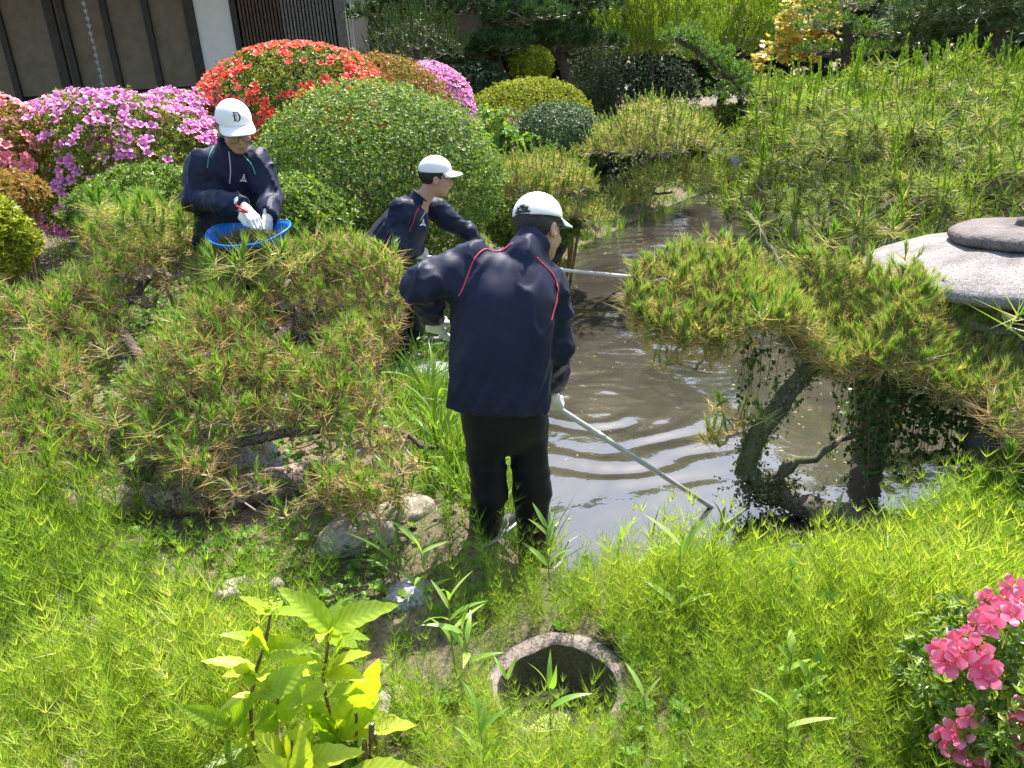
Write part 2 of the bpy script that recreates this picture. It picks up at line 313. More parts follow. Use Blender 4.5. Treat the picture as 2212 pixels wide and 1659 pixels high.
bp = N('ShaderNodeBump'); bp.inputs['Strength'].default_value = .7; bp.inputs['Distance'].default_value = .03; L(n2.outputs['Fac'], bp.inputs['Height']); L(bp.outputs[0], b.inputs['Normal'])
M['soil'] = m
g = grid_ground().build('ground', M['soil'], None, True, 'structure'); g['label'] = 'brown garden soil and banks round the pond'

# water: rings spread from where the two poles stir it
m, t, b, out = new_mat('pond_water'); N = t.nodes.new; L = t.links.new; tc = N('ShaderNodeTexCoord')
nz = N('ShaderNodeTexNoise'); nz.inputs['Scale'].default_value = 1.1; nz.inputs['Detail'].default_value = 6; nz.inputs['Distortion'].default_value = .8; L(tc.outputs['Object'], nz.inputs['Vector'])
rr = ramp(t, [(.35, (.030, .028, .023)), (.55, (.050, .045, .036)), (.7, (.074, .065, .051))]); L(nz.outputs['Fac'], rr.inputs[0]); L(rr.outputs[0], b.inputs['Base Color'])
b.inputs['Roughness'].default_value = .025; b.inputs['IOR'].default_value = 2.3; b.inputs['Specular IOR Level'].default_value = .5
wv = N('ShaderNodeTexNoise'); wv.inputs['Scale'].default_value = 9; wv.inputs['Detail'].default_value = 3; L(tc.outputs['Object'], wv.inputs['Vector'])
bp = N('ShaderNodeBump'); bp.inputs['Strength'].default_value = .22; bp.inputs['Distance'].default_value = .012; L(wv.outputs['Fac'], bp.inputs['Height']); L(bp.outputs[0], b.inputs['Normal'])
M['water'] = m
xs = np.concatenate([np.linspace(-.4, 3.4, 170), np.linspace(3.45, 6.4, 40)]); ys = np.concatenate([np.linspace(2.85, 7.6, 225), np.linspace(7.63, 11, 90), np.linspace(11.1, 17.6, 60)])
X, Y = np.meshgrid(xs, ys); P = np.stack([X, Y, 0*X], -1)
def rings(cx, cy, lam, amp, r0, fall, sx=1.0):
    q = np.hypot((X-cx)*sx, Y-cy)+.17*vnoise(P, .55, 11, 3); return amp*np.sin(2*math.pi*(q-r0)/lam)*np.exp(-((q-r0)/fall)**2)*(.45+.55*np.clip(.5+1.4*vnoise(P, .8, 13, 2), 0, 1.3))
Z = rings(.62, 5.35, .30, .0065, 1.0, .55)+rings(.55, 5.2, .17, .0030, .5, .35)+rings(1.7, 9.2, .42, .0110, 1.7, 1.6)+rings(1.1, 3.7, .16, .0010, .5, .5)
Z += .0014*vnoise(P*np.array([1, .8, 1]), 1.6, 21, 3)*(.4+.6*np.exp(-((Y-5.3)/1.5)**2)) + .0016*vnoise(P*np.array([.6, 1.6, 1]), 1.2, 23, 2)
# choppy patch inside the stirred ring
Z += .0034*vnoise(P, 5.0, 31, 2)*np.exp(-(((X-.55)/.8)**2+((Y-5.6)/.75)**2)**2)
ny, nx = X.shape; I = np.arange(nx*ny).reshape(ny, nx); F = np.stack([I[:-1, :-1], I[:-1, 1:], I[1:, 1:], I[1:, :-1]], -1).reshape(-1, 4)
wo = MB().add(np.stack([X, Y, Z], -1).reshape(-1, 3), F).build('pond_water', M['water'], None, True, 'structure'); wo['label'] = 'murky brown pond water with spreading ripples'

# ------------------------------------------------------------------ the house
M['wood_dark'] = solid('wood_dark', (.045, .035, .03), .7, noise=.5, nscale=14, bump=.3, bscale=40)
M['wood_brown'] = solid('wood_brown', (.11, .07, .045), .7, noise=.5, nscale=14, bump=.3, bscale=40)
M['wood_grey'] = solid('wood_weathered', (.22, .19, .165), .8, noise=.5, nscale=30, bump=.4, bscale=50)
M['shutter'] = solid('shutter_board', (.17, .135, .088), .75, noise=.25, nscale=5, bump=.15, bscale=80)
M['plaster'] = solid('white_plaster', (.72, .68, .63), .9, noise=.08, nscale=6, bump=.1, bscale=120)
M['plaster_tan'] = solid('ochre_plaster', (.22, .16, .10), .9, noise=.2, nscale=6)
M['dark_room'] = solid('dark_interior', (.03, .028, .026), .8)
M['glass'] = solid('window_glass', (.03, .035, .04), .08, spec=.6)
M['tile'] = solid('roof_tile_grey', (.16, .165, .17), .6, noise=.3, nscale=8)
M['chain'] = solid('chain_metal', (.42, .41, .40), .5, metal=.2)
HY = 14.0
def hx(px, py=150, Y=HY): return float(spot(px, py, Y)[0])
house = thing('timber_house', 'old timber house with ochre shutters, white plaster strip and dark lattice', 'house', (-6.5, HY+2, gz(-6.5, HY)))
gzh = gz(-6, HY)-.3; SILL = 2.48; TOP = 5.4
bat = [hx(27), hx(137), hx(253), hx(341), hx(432)]
xl = bat[0]-1.1*2
box(xl-3, -2.30, HY+.10, HY+7, gzh, TOP).build('wall', M['dark_room'], house)
pan = [xl-1.1, xl, xl+1.1]+bat
for a, c in zip(pan[:-1], pan[1:]):
    box(a+.05, c-.05, HY+.03, HY+.07, SILL+.10, 4.9).build('panel', M['shutter'], house)
for i, x in enumerate(pan):
    wd = .05 if i not in (4, 7) else .075
    box(x-wd, x+wd, HY-.03, HY+.09, SILL, 5.1).build('post', M['wood_dark'], house)
box(bat[1]+.15, bat[1]+.25, HY-.05, HY+.09, SILL, 5.1).build('post', M['wood_dark'], house)
box(pan[0]-.2, bat[4]+.08, HY-.06, HY+.085, SILL-.12, SILL-.005).build('sill', M['wood_dark'], house)
px1, px2, px3 = hx(519), hx(524), -2.38
box(bat[4]+.08, px1, HY+.02, HY+.09, gzh, TOP).build('plaster_panel', M['plaster'], house)
box(px1, px1+.10, HY-.02, HY+.095, gzh, TOP).build('post', M['wood_dark'], house)
lx0, lx1 = px1+.10, px3-.10; nsl = 27
for i in range(nsl):
    x = lx0+.03+(lx1-lx0-.06)*(i+.5)/nsl
    box(x-.016, x+.016, HY-.02, HY+.03, 2.6, 4.6).build('slat', M['wood_grey'] if i > 11 else M['wood_brown'], house)
for z in (2.58, 3.2, 4.6): box(lx0, lx1, HY+.035, HY+.085, z-.03, z+.03).build('rail', M['wood_dark'], house)
box(lx0, lx1, HY-.03, HY+.085, gzh, 2.545).build('base_board', M['wood_dark'], house)
box(px3-.10, px3+.06, HY-.06, HY+.11, gzh, TOP).build('corner_post', M['wood_grey'], house)
V, F = tubev([(px3+.13, HY-.04, gzh), (px3+.13, HY-.04, TOP)], .035, 8); MB().add(V, F).build('downpipe', M['chain'], house)
rv = np.array([[xl-4, HY-2.0, 4.9], [-1.6, HY-2.0, 4.9], [-1.6, HY+4, 7.6], [xl-4, HY+4, 7.6], [xl-4, HY-2.0, 5.06], [-1.6, HY-2.0, 5.06], [-1.6, HY+4, 7.76], [xl-4, HY+4, 7.76],
               [xl-4, HY+8.5, 5.4], [-1.6, HY+8.5, 5.4], [xl-4, HY+8.5, 5.56], [-1.6, HY+8.5, 5.56]])
MB().add(rv, np.concatenate([BOXF[:5], [[3, 2, 9, 8], [7, 10, 11, 6], [8, 9, 11, 10], [2, 6, 11, 9], [0, 4, 7, 3], [3, 7, 10, 8]]])).build('roof', M['tile'], house)

# rain chain of small cups
cx0, cx1 = spot(185, -60, HY-.9), spot(222, 197, HY-.9)
chx = float(spot(203, 100, HY-.9)[0])
chain = thing('rain_chain', 'long hanging rain chain of small metal cups before the shutters', 'rain chain', (chx, HY-.9, 2.0))
ang = np.linspace(0, 2*math.pi, 9)[:-1]
cv = np.concatenate([np.stack([.014*np.cos(ang), .014*np.sin(ang), 0*ang], -1), np.stack([.036*np.cos(ang), .036*np.sin(ang), 0*ang+.055], -1), [[0, 0, .0]]])
cf = [[j, (j+1) % 8, 8+(j+1) % 8] for j in range(8)]+[[j, 8+(j+1) % 8, 8+j] for j in range(8)]+[[16, (j+1) % 8, j] for j in range(8)]
lv, lf = tubev([(0, 0, .05), (.008, 0, .075), (0, 0, .105)], .005, 4)
cup = MB().add(cv, np.array(cf)).add(lv, lf).mesh('cup', M['chain'])
for i in range(30): place(cup, 'cup', chain, (chx+.004*math.sin(i*1.7), HY-.9, 1.92+.1025*i), frame([[0, 0, 1.]], np.array([i*.8]))[0])

# the wing behind the pines
WY = 17.4; wing = thing('house_wing', 'low ochre plastered wing with dark posts and tiled roof behind the pines', 'house', (2, WY+1, gz(2, WY)))
gw = gz(2, WY)-.4
box(-2.29, 2.6, WY+.10, WY+4, gw, 4.3).build('wall', M['dark_room'], wing)
segs = [(760, 860, 'wood'), (870, 925, 'pl'), (960, 1060, 'pl'), (1140, 1180, 'dk'), (1190, 1250, 'pl'), (1270, 1325, 'pl')]
for a, c, k in segs:
    xa, xb = hx(a, 80, WY), hx(c, 80, WY)
    if k == 'pl': box(xa, xb, WY+.03, WY+.09, gw, 4.1).build('plaster_panel', M['plaster_tan'], wing)
    if k == 'wood':
        for j in range(5):
            x = xa+(xb-xa)*j/4; box(x-.05, x+.05, WY-.02, WY+.08, gw, 4.1).build('post', M['wood_brown'], wing)
        for z in (2.9, 3.5, 3.9): box(xa+.052, xb-.052, WY+.0, WY+.06, z-.03, z+.03).build('rail', M['wood_brown'], wing)
        box(xa, xb, WY+.085, WY+.095, 3.0, 3.85).build('window_pane', M['glass'], wing)
    for x in (xa, xb): 
        if k != 'wood': box(x-.06, x+.06, WY-.03, WY+.095, gw, 4.2).build('post', M['wood_brown'], wing)
rv = boxv(-2.2, 3.0, WY-.7, WY+2, 4.1, 4.22); rv[[2, 3, 6, 7], 2] += 1.0
MB().add(rv, BOXF).build('roof', M['tile'], wing)
tv, tf = tubev([(0, -.02, 0), (0, 2.65, .985)], .07, 8)
tl = MB().add(tv, tf).mesh('roof_tile', M['tile'])
for i in range(19): place(tl, 'roof_tile', wing, (-2.1+.265*i, WY-.7, 4.25))

# ------------------------------------------------------------------ plant templates
def blade(d, L, w, base=(0, 0, 0), a=0.5, droop=0.0):
    """one thin triangle (or two when drooping)"""
    d = nrm(d); s = nrm(np.cross(d, rng.normal(size=3))); base = np.asarray(base, float)
    if droop == 0: return np.array([base-s*w/2, base+s*w/2, base+d*L]), np.array([[0, 1, 2]]), np.full(3, a)
    m1 = base+d*L*.5; tip = base+d*L+np.array([0, 0, -droop*L])
    return np.array([base-s*w/2, base+s*w/2, m1+s*w*.4, m1-s*w*.4, tip]), np.array([[0, 1, 2], [0, 2, 3], [3, 2, 4]]), np.full(5, a)
def merge(parts):
    mb = MB()
    for V, F, A in parts: mb.add(V, F, A)
    return np.concatenate(mb.V), np.concatenate(mb.F), np.concatenate(mb.A)
def cone_dir(a, phi): return np.array([math.sin(a)*math.cos(phi), math.sin(a)*math.sin(phi), math.cos(a)])
U = rng.uniform
def tuft(nn, no, Ln, Lo, wn=.0022, spread=.55, vn=(0, .35), vo=(.45, .95), stem=.05, down=1.9, sharp=False):
    p = []
    for i in range(nn):
        z = U(0, stem); p.append(blade(cone_dir(U(.12, spread), U(0, 6.28)), U(*Ln), wn, (0, 0, z), U(*vn)))
    for i in range(no):
        p.append(blade(cone_dir(U(.75, down), U(0, 6.28)), U(*Lo), wn, (0, 0, U(-.03, .015)), U(*vo)))
    return merge(p)
def candle(L, nn, no, Lo, w=.0028, vn=(.15, .6)):
    p = []; tip = np.array([U(-.12, .12)*L, U(-.12, .12)*L, L])
    V, F = tubev([(0, 0, -.01), tip*.5, tip], [.005, .0045, .003], 3); p.append((V, F, np.full(len(V), .55)))
    for i in range(nn):
        z = U(.05, 1.0); p.append(blade(cone_dir(U(.2, .5), U(0, 6.28)), U(.022, .040)*(1.15-.4*z), w*1.25, tip*z, U(*vn)))
    for i in range(no): p.append(blade(cone_dir(U(.7, 1.7), U(0, 6.28)), U(*Lo), w, (0, 0, U(-.03, .02)), U(.3, .85)))
    return merge(p)
T_low = [tuft(26, 18, (.030, .052), (.045, .09), .0036, .5) for _ in range(8)]                       # trimmed low pine
T_near = [tuft(46, 20, (.038, .062), (.07, .12), .0040, .5, (.10, .5), (.4, .9), .07) for _ in range(8)]
T_big = [tuft(26, 38, (.03, .05), (.08, .13), .0062, .4, (.15, .5), (.05, .85), .10) for _ in range(8)]
T_bigc = [candle(U(.12, .22), 60, 24, (.08, .13), .0065) for _ in range(8)]
T_mid = [candle(U(.07, .13), 36, 20, (.06, .10), .0060) for _ in range(8)]
T_tall = [candle(U(.16, .30), 70, 8, (.06, .09), .010, (.2, .7)) for _ in range(8)]
T_dark = [tuft(30, 12, (.06, .09), (.06, .09), .009, 1.1, (0, .5), (.2, .6), .05) for _ in range(6)]
def leafT(L, W, fold=.25, bend=.15, a=(.3, .6)):
    """folded leaf along +x, normal +z"""
    V = np.array([[0, 0, 0], [.45*L, .5*W, fold*W*.5], [L, 0, -bend*L], [.45*L, -.5*W, fold*W*.5], [.5*L, 0, -.0*L]]); A = np.full(5, U(*a))
    return V, np.array([[0, 4, 1], [4, 2, 1], [0, 3, 4], [3, 2, 4]]), A
def quadleaf(L, W, a):
    return np.array([[0, 0, 0], [.5*L, .5*W, .12*W], [L, 0, -.05*L], [.5*L, -.5*W, .12*W]]), np.array([[0, 2, 1], [0, 3, 2]]), np.full(4, a)
def rosette(n, L, W, up=(.2, .9), a=(0, .7)):
    p = []
    for i in range(n):
        V, F, A = quadleaf(L*U(.7, 1.1), W*U(.8, 1.1), U(*a)); ph = i*2.4+U(-.4, .4); e = U(*up)
        c, s = math.cos(e), math.sin(e); V = V@np.array([[c, 0, s], [0, 1, 0], [-s, 0, c]]); c, s = math.cos(ph), math.sin(ph)
        V = V@np.array([[c, s, 0], [-s, c, 0], [0, 0, 1]]); p.append((V, F, A))
    return merge(p)
def flower_mesh(name, mat, R=.03, stamens=True):
    p = []
    for i in range(5):
        ph = i*2*math.pi/5+U(-.12, .12); el = U(.35, .75); w = R*U(.34, .42)
        r = np.array([.12, .55, 1.0])*R
        cx = np.array([math.cos(ph), math.sin(ph), 0]); sx = np.array([-math.sin(ph), math.cos(ph), 0])
        h = np.array([.0, .30, .30+.25*math.cos(el)])*R
        V = [cx*r[0]+[0, 0, h[0]]]
        for k, (rr, ww, hh) in enumerate([(r[1], w, h[1]), (r[2]*.82, w*.95, h[2]), (r[2]*1.08, w*.2, h[2]*.8)]):
            V += [cx*rr-sx*ww+[0, 0, hh], cx*rr+sx*ww+[0, 0, hh+.05*R]]
        F = [[0, 2, 1], [1, 2, 4], [1, 4, 3], [3, 4, 6], [3, 6, 5]]
        p.append((np.array(V), np.array(F), np.array([.1, .5, .5, .8, .8, 1, 1])*U(.75, 1)))
    if stamens:
        for i in range(6):
            p.append(blade(cone_dir(U(.1, .5), U(0, 6.28)), R*U(.8, 1.15), R*.05, (0, 0, 0), .2))
    mb = MB()
    for V, F, A in p: mb.add(V, F, A)
    return mb.mesh(name, mat, True)

# ------------------------------------------------------------------ branching
def limb(mb, pts, r0, r1, n=14, sides=8, wob=.06, kink=.0):
    P = smooth_path(pts, n); P = P+rng.normal(0, 1, P.shape)*kink; V, F = tubev(P, np.linspace(r0, r1, n), sides, True, wob); mb.add(V, F); return P
def twigs(limbs, tips, up, r=.0024, rmax=.016, sides=3, drop=.02):
    """join each tip to the nearest wood already placed; thickness follows the tips carried"""
    node = [np.asarray(p) for P in limbs for p in P]; nl = len(node); par = [-1]*nl
    node = np.array(node); d = np.min(np.linalg.norm(tips[:, None]-node[None], axis=2), axis=1); order = np.argsort(d)
    allp = np.concatenate([node, np.zeros((len(tips)*2, 3))]); n = nl; par = np.full(len(allp), -1)
    tipnode = np.zeros(len(tips), int)
    for i in order:
        q = tips[i]-up[i]*drop; dd = np.linalg.norm(allp[:n]-q, axis=1)+.25*np.maximum(0, allp[:n, 2]-q[2]); j = int(np.argmin(dd))
        mid = .5*(allp[j]+q)+rng.normal(0, 1, 3)*dd[j]*.12+np.array([0, 0, -.10*dd[j]])
        allp[n] = mid; par[n] = j; allp[n+1] = q; par[n+1] = n; tipnode[i] = n+1; n += 2
    cnt = np.zeros(n)
    cnt[tipnode] = 1
    for k in range(n-1, nl-1, -1):
        cnt[par[k]] += cnt[k] if par[k] >= 0 else 0
    mb = MB(); c = np.arange(nl, n); a = allp[par[c]]; bb = allp[c]
    ra = np.minimum(rmax, r*np.sqrt(np.maximum(cnt[c], 1)))
    R = frame(bb-a); ang = np.arange(sides)*2*math.pi/sides; ring = np.stack([np.cos(ang), np.sin(ang), 0*ang], -1)
    off = np.einsum('nij,kj->nki', R, ring)
    V = np.concatenate([a[:, None]+off*ra[:, None, None], bb[:, None]+off*(ra*.85)[:, None, None]], 1)
    f = []
    for j in range(sides): k = (j+1) % sides; f += [[j, k, k+sides], [j, k+sides, j+sides]]
    F = (np.array(f)[None]+(np.arange(len(c))*2*sides)[:, None, None]).reshape(-1, 3)
    mb.add(V.reshape(-1, 3), F); return mb
def in_poly(x, y, poly):
    ins = np.zeros(x.shape, bool); n = len(poly)
    for i in range(n):
        (ax, ay), (bx, by) = poly[i][:2], poly[(i+1) % n][:2]
        ins ^= ((ay > y) != (by > y)) & (x < (bx-ax)*(y-ay)/(by-ay+1e-12)+ax)
    return ins
def poly_points(poly, n):
    poly = np.array([p[:2] for p in poly]); lo, hi = poly.min(0), poly.max(0); out = np.zeros((0, 2))
    while len(out) < n:
        q = rng.uniform(lo, hi, (n*3, 2)); out = np.concatenate([out, q[in_poly(q[:, 0], q[:, 1], poly)]])
    return out[:n]
def needles(mb, Ts, tips, up, sc, var=0.0, jit=.35):
    d = nrm(up+rng.normal(0, jit, tips.shape)); R = frame(d); k = rng.integers(0, len(Ts), len(tips)); sc = np.broadcast_to(sc, (len(tips),)); var = np.broadcast_to(var, (len(tips),))
    for i, T in enumerate(Ts):
        s = k == i
        if s.any(): inst(mb, T, tips[s], R[s], sc[s]*rng.uniform(.8, 1.15, s.sum()), var[s]+rng.normal(0, .05, s.sum()))
UPV = np.array([0, 0, 1.])

# ------------------------------------------------------------------ low pine on the left bank
def plane_poly(pxs, fn):
    """pixel outline -> world outline on the surface z = fn(y): solved once, real places in the garden"""
    out = []
    for px, py in pxs:
        lo, hi = 1.5, 14.0
        f = lambda Y: spot(px, py, Y)[2]-fn(spot(px, py, Y)[0], Y)
        for _ in range(50):
            mid = .5*(lo+hi)
            if f(mid) > 0: lo = mid
            else: hi = mid
        out.append(spot(px, py, .5*(lo+hi)))
    return out
zl = lambda x, y: .86+.56*np.minimum(y-2.9, 1.2)+.25*np.maximum(y-4.1, 0)
lpoly = plane_poly([(-260, 700), (-120, 600), (0, 575), (110, 540), (200, 470), (270, 445), (400, 460), (460, 530), (620, 530), (700, 525), (760, 515), (860, 560), (880, 620), (850, 700), (800, 780), (850, 850), (900, 930), (890, 1020), (760, 1060), (640, 1010), (430, 1000), (280, 930), (150, 990), (30, 1060), (-160, 1080)], zl)
lp = thing('low_pine_tree', 'low spreading pine with yellowed needles, its thick trunk lying along the ground', 'pine tree', (-1.7, 3.05, gz(-1.7, 3.05)))
g0 = lambda p, dz=.0: np.array([p[0], p[1], gz(p[0], p[1])+dz])
mb = MB(); trunk_pts = [g0((-3.4, 2.75), .06), g0((-2.6, 2.9), .05), g0((-2.0, 3.02), .06), g0((-1.6, 3.08), .07), g0((-1.25, 3.22), .06), g0((-.98, 3.42), .05), g0((-.85, 3.5), -.03)]
P0 = limb(mb, trunk_pts, .105, .07, 40, 14, .06); mb.build('trunk', M['bark'], lp, True)
limbs = []
def add_limb(parent, pts, r0, r1, mat='bark_dark', n=16, kink=.008):
    mb = MB(); P = limb(mb, pts, r0, r1, n, 8, .08, kink); mb.build('limb', M[mat], parent, True); limbs.append(P); return P
b1 = g0((-1.68, 3.07), .1)
add_limb(lp, [b1, (-1.66, 3.12, .72), (-1.55, 3.25, .90), (-1.35, 3.5, 1.02), (-1.1, 3.75, 1.16), (-1.15, 4.05, 1.32)], .062, .022)
add_limb(lp, [(-1.55, 3.25, .90), (-1.8, 3.6, 1.08), (-2.0, 3.9, 1.24), (-1.9, 4.2, 1.38)], .04, .016)
b2 = g0((-1.42, 3.13), .08)
add_limb(lp, [b2, (-1.38, 3.12, .74), (-1.25, 3.16, .80), (-1.0, 3.2, .82), (-.75, 3.2, .83), (-.5, 3.15, .80), (-.35, 3.1, .74)], .034, .010)
add_limb(lp, [(-1.0, 3.2, .82), (-.8, 3.5, 1.02), (-.65, 3.8, 1.18), (-.6, 4.1, 1.34)], .026, .012)
b3 = g0((-2.35, 2.95), .08)
add_limb(lp, [b3, (-2.28, 2.98, .74), (-2.2, 3.08, .84), (-2.08, 3.3, .95), (-2.15, 3.7, 1.14), (-2.4, 4.0, 1.3)], .05, .016)
add_limb(lp, [(-2.2, 3.08, .84), (-2.6, 3.2, .88), (-3.0, 3.4, 1.0), (-3.3, 3.7, 1.1)], .035, .012)
add_limb(lp, [(-2.28, 2.98, .74), (-2.0, 2.93, .76), (-1.8, 2.9, .76)], .022, .008)
n = 4300; q = poly_points(lpoly, n); dep = np.where(rng.random(n) < .7, rng.uniform(0, .10, n), rng.uniform(.08, .34, n))
P3 = np.stack([q[:, 0], q[:, 1], 0*q[:, 0]], -1); lump = vnoise(P3, .9, 41, 2)
hole = vnoise(P3, 1.7, 43, 2); keep = (.6*lump+.7*hole+.2*rng.normal(size=n)) > -.36; q, dep, P3, lump = q[keep], dep[keep], P3[keep], lump[keep]
tz = zl(q[:, 0], q[:, 1])+.09*lump+.07*hole[keep]-dep*1.0-.03
tips = np.stack([q[:, 0], q[:, 1], np.maximum(tz, ground_z(q[:, 0], q[:, 1])+.12)], -1); upv = np.tile([0, -.1, 1.], (len(tips), 1))
twigs(limbs, tips, upv, .0034, .016).build('twigs', M['twig'], lp, False, 'stuff')
mb = MB(); needles(mb, T_low, tips, upv, rng.uniform(.85, 1.5, len(tips)), rng.uniform(.0, .26, len(tips)), .45)
# bigger young tufts hanging at the front edge and at the back
ex = np.array([spot(40, 1090, 2.75), spot(330, 930, 2.95), spot(250, 910, 2.95), spot(870, 1035, 3.0), spot(60, 700, 3.4), spot(230, 760, 3.2)]+[spot(U(200, 400), U(445, 520), U(4.0, 4.4)) for _ in range(50)]+[spot(U(560, 680), U(535, 575), U(3.6, 3.8)) for _ in range(6)]+[spot(U(440, 540), U(560, 585), U(3.6, 3.75)) for _ in range(6)])
needles(mb, T_near, ex, np.tile([0, -.2, 1.], (len(ex), 1)), 1.3, -.05, .35)
mb.build('needles', M['pine'], lp, False, 'stuff')

# ------------------------------------------------------------------ pine leaning over the pond on the right
zr = lambda x, y: 1.10+.62*(y-3.45)-.13*np.maximum(x-1.5, 0)
rpoly = plane_poly([(1345, 575), (1390, 520), (1480, 505), (1560, 500), (1650, 478), (1750, 500), (1850, 545), (1990, 580), (2110, 640), (2240, 720), (2330, 830), (2330, 900), (2212, 890), (2110, 820), (1990, 750), (1880, 715), (1760, 690), (1650, 690), (1580, 675), (1470, 680), (1390, 645)], zr)
limbs = []
np_ = thing('leaning_pine_tree', 'mossy leaning pine with bright new needles reaching over the pond beside the stone lantern', 'pine tree', (1.75, 3.5, 0.0))
mb = MB(); Pt = limb(mb, [(1.86, 3.10, .10), (1.70, 3.30, .09), (1.52, 3.50, .07), (1.30, 3.64, .14), (1.22, 3.67, .30), (1.36, 3.68, .56), (1.56, 3.72, .80), (1.76, 3.70, 1.0), (2.0, 3.62, 1.06)], .075, .030, 40, 12, .10, .006); mb.build('trunk', M['bark_moss'], np_, True)
limbs.append(Pt[22:])
add_limb(np_, [(1.56, 3.72, .82), (1.35, 3.72, 1.02), (1.15, 3.75, 1.16), (.85, 3.8, 1.24), (.65, 3.85, 1.27)], .035, .010, 'bark_moss')
add_limb(np_, [(1.56, 3.72, .82), (1.5, 3.9, 1.1), (1.4, 4.1, 1.36), (1.35, 4.3, 1.5)], .03, .010, 'bark_moss')
add_limb(np_, [(1.78, 3.70, .98), (1.85, 3.5, .92), (1.95, 3.35, .86)], .02, .008, 'bark_moss')
add_limb(np_, [(2.0, 3.62, 1.06), (2.3, 3.5, 1.0), (2.6, 3.35, .95), (2.7, 3.2, .86)], .03, .012, 'bark_moss')
add_limb(np_, [(1.30, 3.64, .12), (1.42, 3.60, .27), (1.62, 3.62, .36), (1.78, 3.66, .43)], .030, .012, 'bark_moss', 14, .012)[:1]
limbs.pop()
mb = MB(); limb(mb, [(1.40, 3.62, .10), (1.38, 3.60, .22), (1.40, 3.60, .31)], .03, .018, 8, 8, .2, .008); mb.build('stub', M['bark_moss'], np_, True)
n = 1750; q = poly_points(rpoly, n); dep = np.where(rng.random(n) < .72, rng.uniform(0, .07, n), rng.uniform(.05, .12, n))
P3 = np.stack([q[:, 0], q[:, 1], 0*q[:, 0]], -1); lump = vnoise(P3, 1.0, 47, 2)+.6*vnoise(P3, 2.2, 48, 2)
tips = np.stack([q[:, 0], q[:, 1], zr(q[:, 0], q[:, 1])+.11*lump-dep-.05], -1)
hang = np.array([spot(U(1520, 1620), U(880, 960), 3.72) for _ in range(16)]+[spot(U(1390, 1560), U(735, 800), U(3.55, 3.8)) for _ in range(14)]+[spot(U(2130, 2212), U(850, 960), U(2.95, 3.1)) for _ in range(16)])
tips = np.concatenate([tips, hang]); upv = np.tile([0, -.12, 1.], (len(tips), 1))
twigs(limbs, tips, upv, .0034, .016).build('twigs', M['twig'], np_, False, 'stuff')
mb = MB(); needles(mb, T_near, tips, upv, rng.uniform(.8, 1.25, len(tips)), rng.uniform(-.06, .26, len(tips)), .4)
ex = np.array([spot(1650, 905, 3.5), spot(1640, 680, 3.45), spot(1930, 500, 4.0), spot(1790, 520, 4.0), spot(1640, 478, 4.15), spot(2195, 690, 3.25), spot(2180, 1010, 2.9)])
needles(mb, T_near, ex, np.tile([0, -.2, 1.], (len(ex), 1)), 1.7, -.1, .2)
mb.build('needles', M['pine'], np_, False, 'stuff')
# moss cushions on its trunk
mb = MB(); tm = tuft(7, 7, (.008, .02), (.008, .02), .012, 1.2, (0, .6), (.3, 1), .01)
pt = Pt[rng.integers(6, 34, 900)]+rng.normal(0, .035, (900, 3)); inst(mb, tm, pt, frame(rng.normal(size=(900, 3))), rng.uniform(.5, 1.2, 900), rng.normal(0, .15, 900))
pt = np.array([(1.32, 3.62, .13)])+rng.normal(0, 1, (500, 3))*[.09, .05, .045]; inst(mb, tm, pt, frame(rng.normal(size=(500, 3))), rng.uniform(.5, 1.2, 500), rng.normal(0, .15, 500))
mb.build('moss', M['moss'], np_, False, 'stuff')
# ivy hanging below the pad
iv = thing('ivy_vine', 'dark ivy hanging in strands from the leaning pine over the water', 'vine', (1.95, 3.6, 0))
mb = MB(); sm = MB(); lf = [leafT(.034, .030, .2, .2, (.1, .7)) for _ in range(6)]
def strand(p, L, dens=70):
    k = max(4, int(L*12)); P = np.array(p)+np.cumsum(np.concatenate([[[0, 0, 0]], np.stack([rng.normal(0, .012, k), rng.normal(0, .012, k), np.full(k, -L/k)], -1)]), 0)
    V, F = tubev(P, .0022, 3, False); sm.add(V, F)
    m_ = int(L*dens); c = P[rng.integers(0, k+1, m_)]+rng.normal(0, .012, (m_, 3)); R = frame(np.stack([rng.normal(0, .7, m_), rng.normal(-.5, .6, m_), rng.normal(.5, .5, m_)], -1))
    for T in lf:
        s = rng.random(m_) < 1/len(lf)*1.6
        if s.any(): inst(mb, T, c[s], R[s], rng.uniform(.5, 1.1, s.sum()), rng.normal(0, .15, s.sum())+np.where(rng.random(s.sum()) < .012, .6, 0))
for _ in range(95):
    x = U(1.72, 2.28); y = U(3.45, 3.85); strand((x, y, U(.75, .98)), U(.25, .72), 85)
for _ in range(10): x = U(1.1, 1.3); strand((x+.05, U(3.6, 3.8), U(.85, 1.05)), U(.15, .55), 55)
for _ in range(5): strand((U(2.2, 2.3), U(3.4, 3.6), .9), U(.4, .62), 60)
# leaves creeping on the trunk
k = 260; c = Pt[rng.integers(18, 34, k)]+rng.normal(0, .045, (k, 3))
inst(mb, lf[0], c, frame(rng.normal(size=(k, 3))+[0, -.6, .4]), rng.uniform(.5, 1, k), rng.normal(-.1, .12, k))
mb.build('leaves', M['ivy'], iv, False, 'stuff'); sm.build('stems', M['stem_brown'], iv, False, 'stuff')

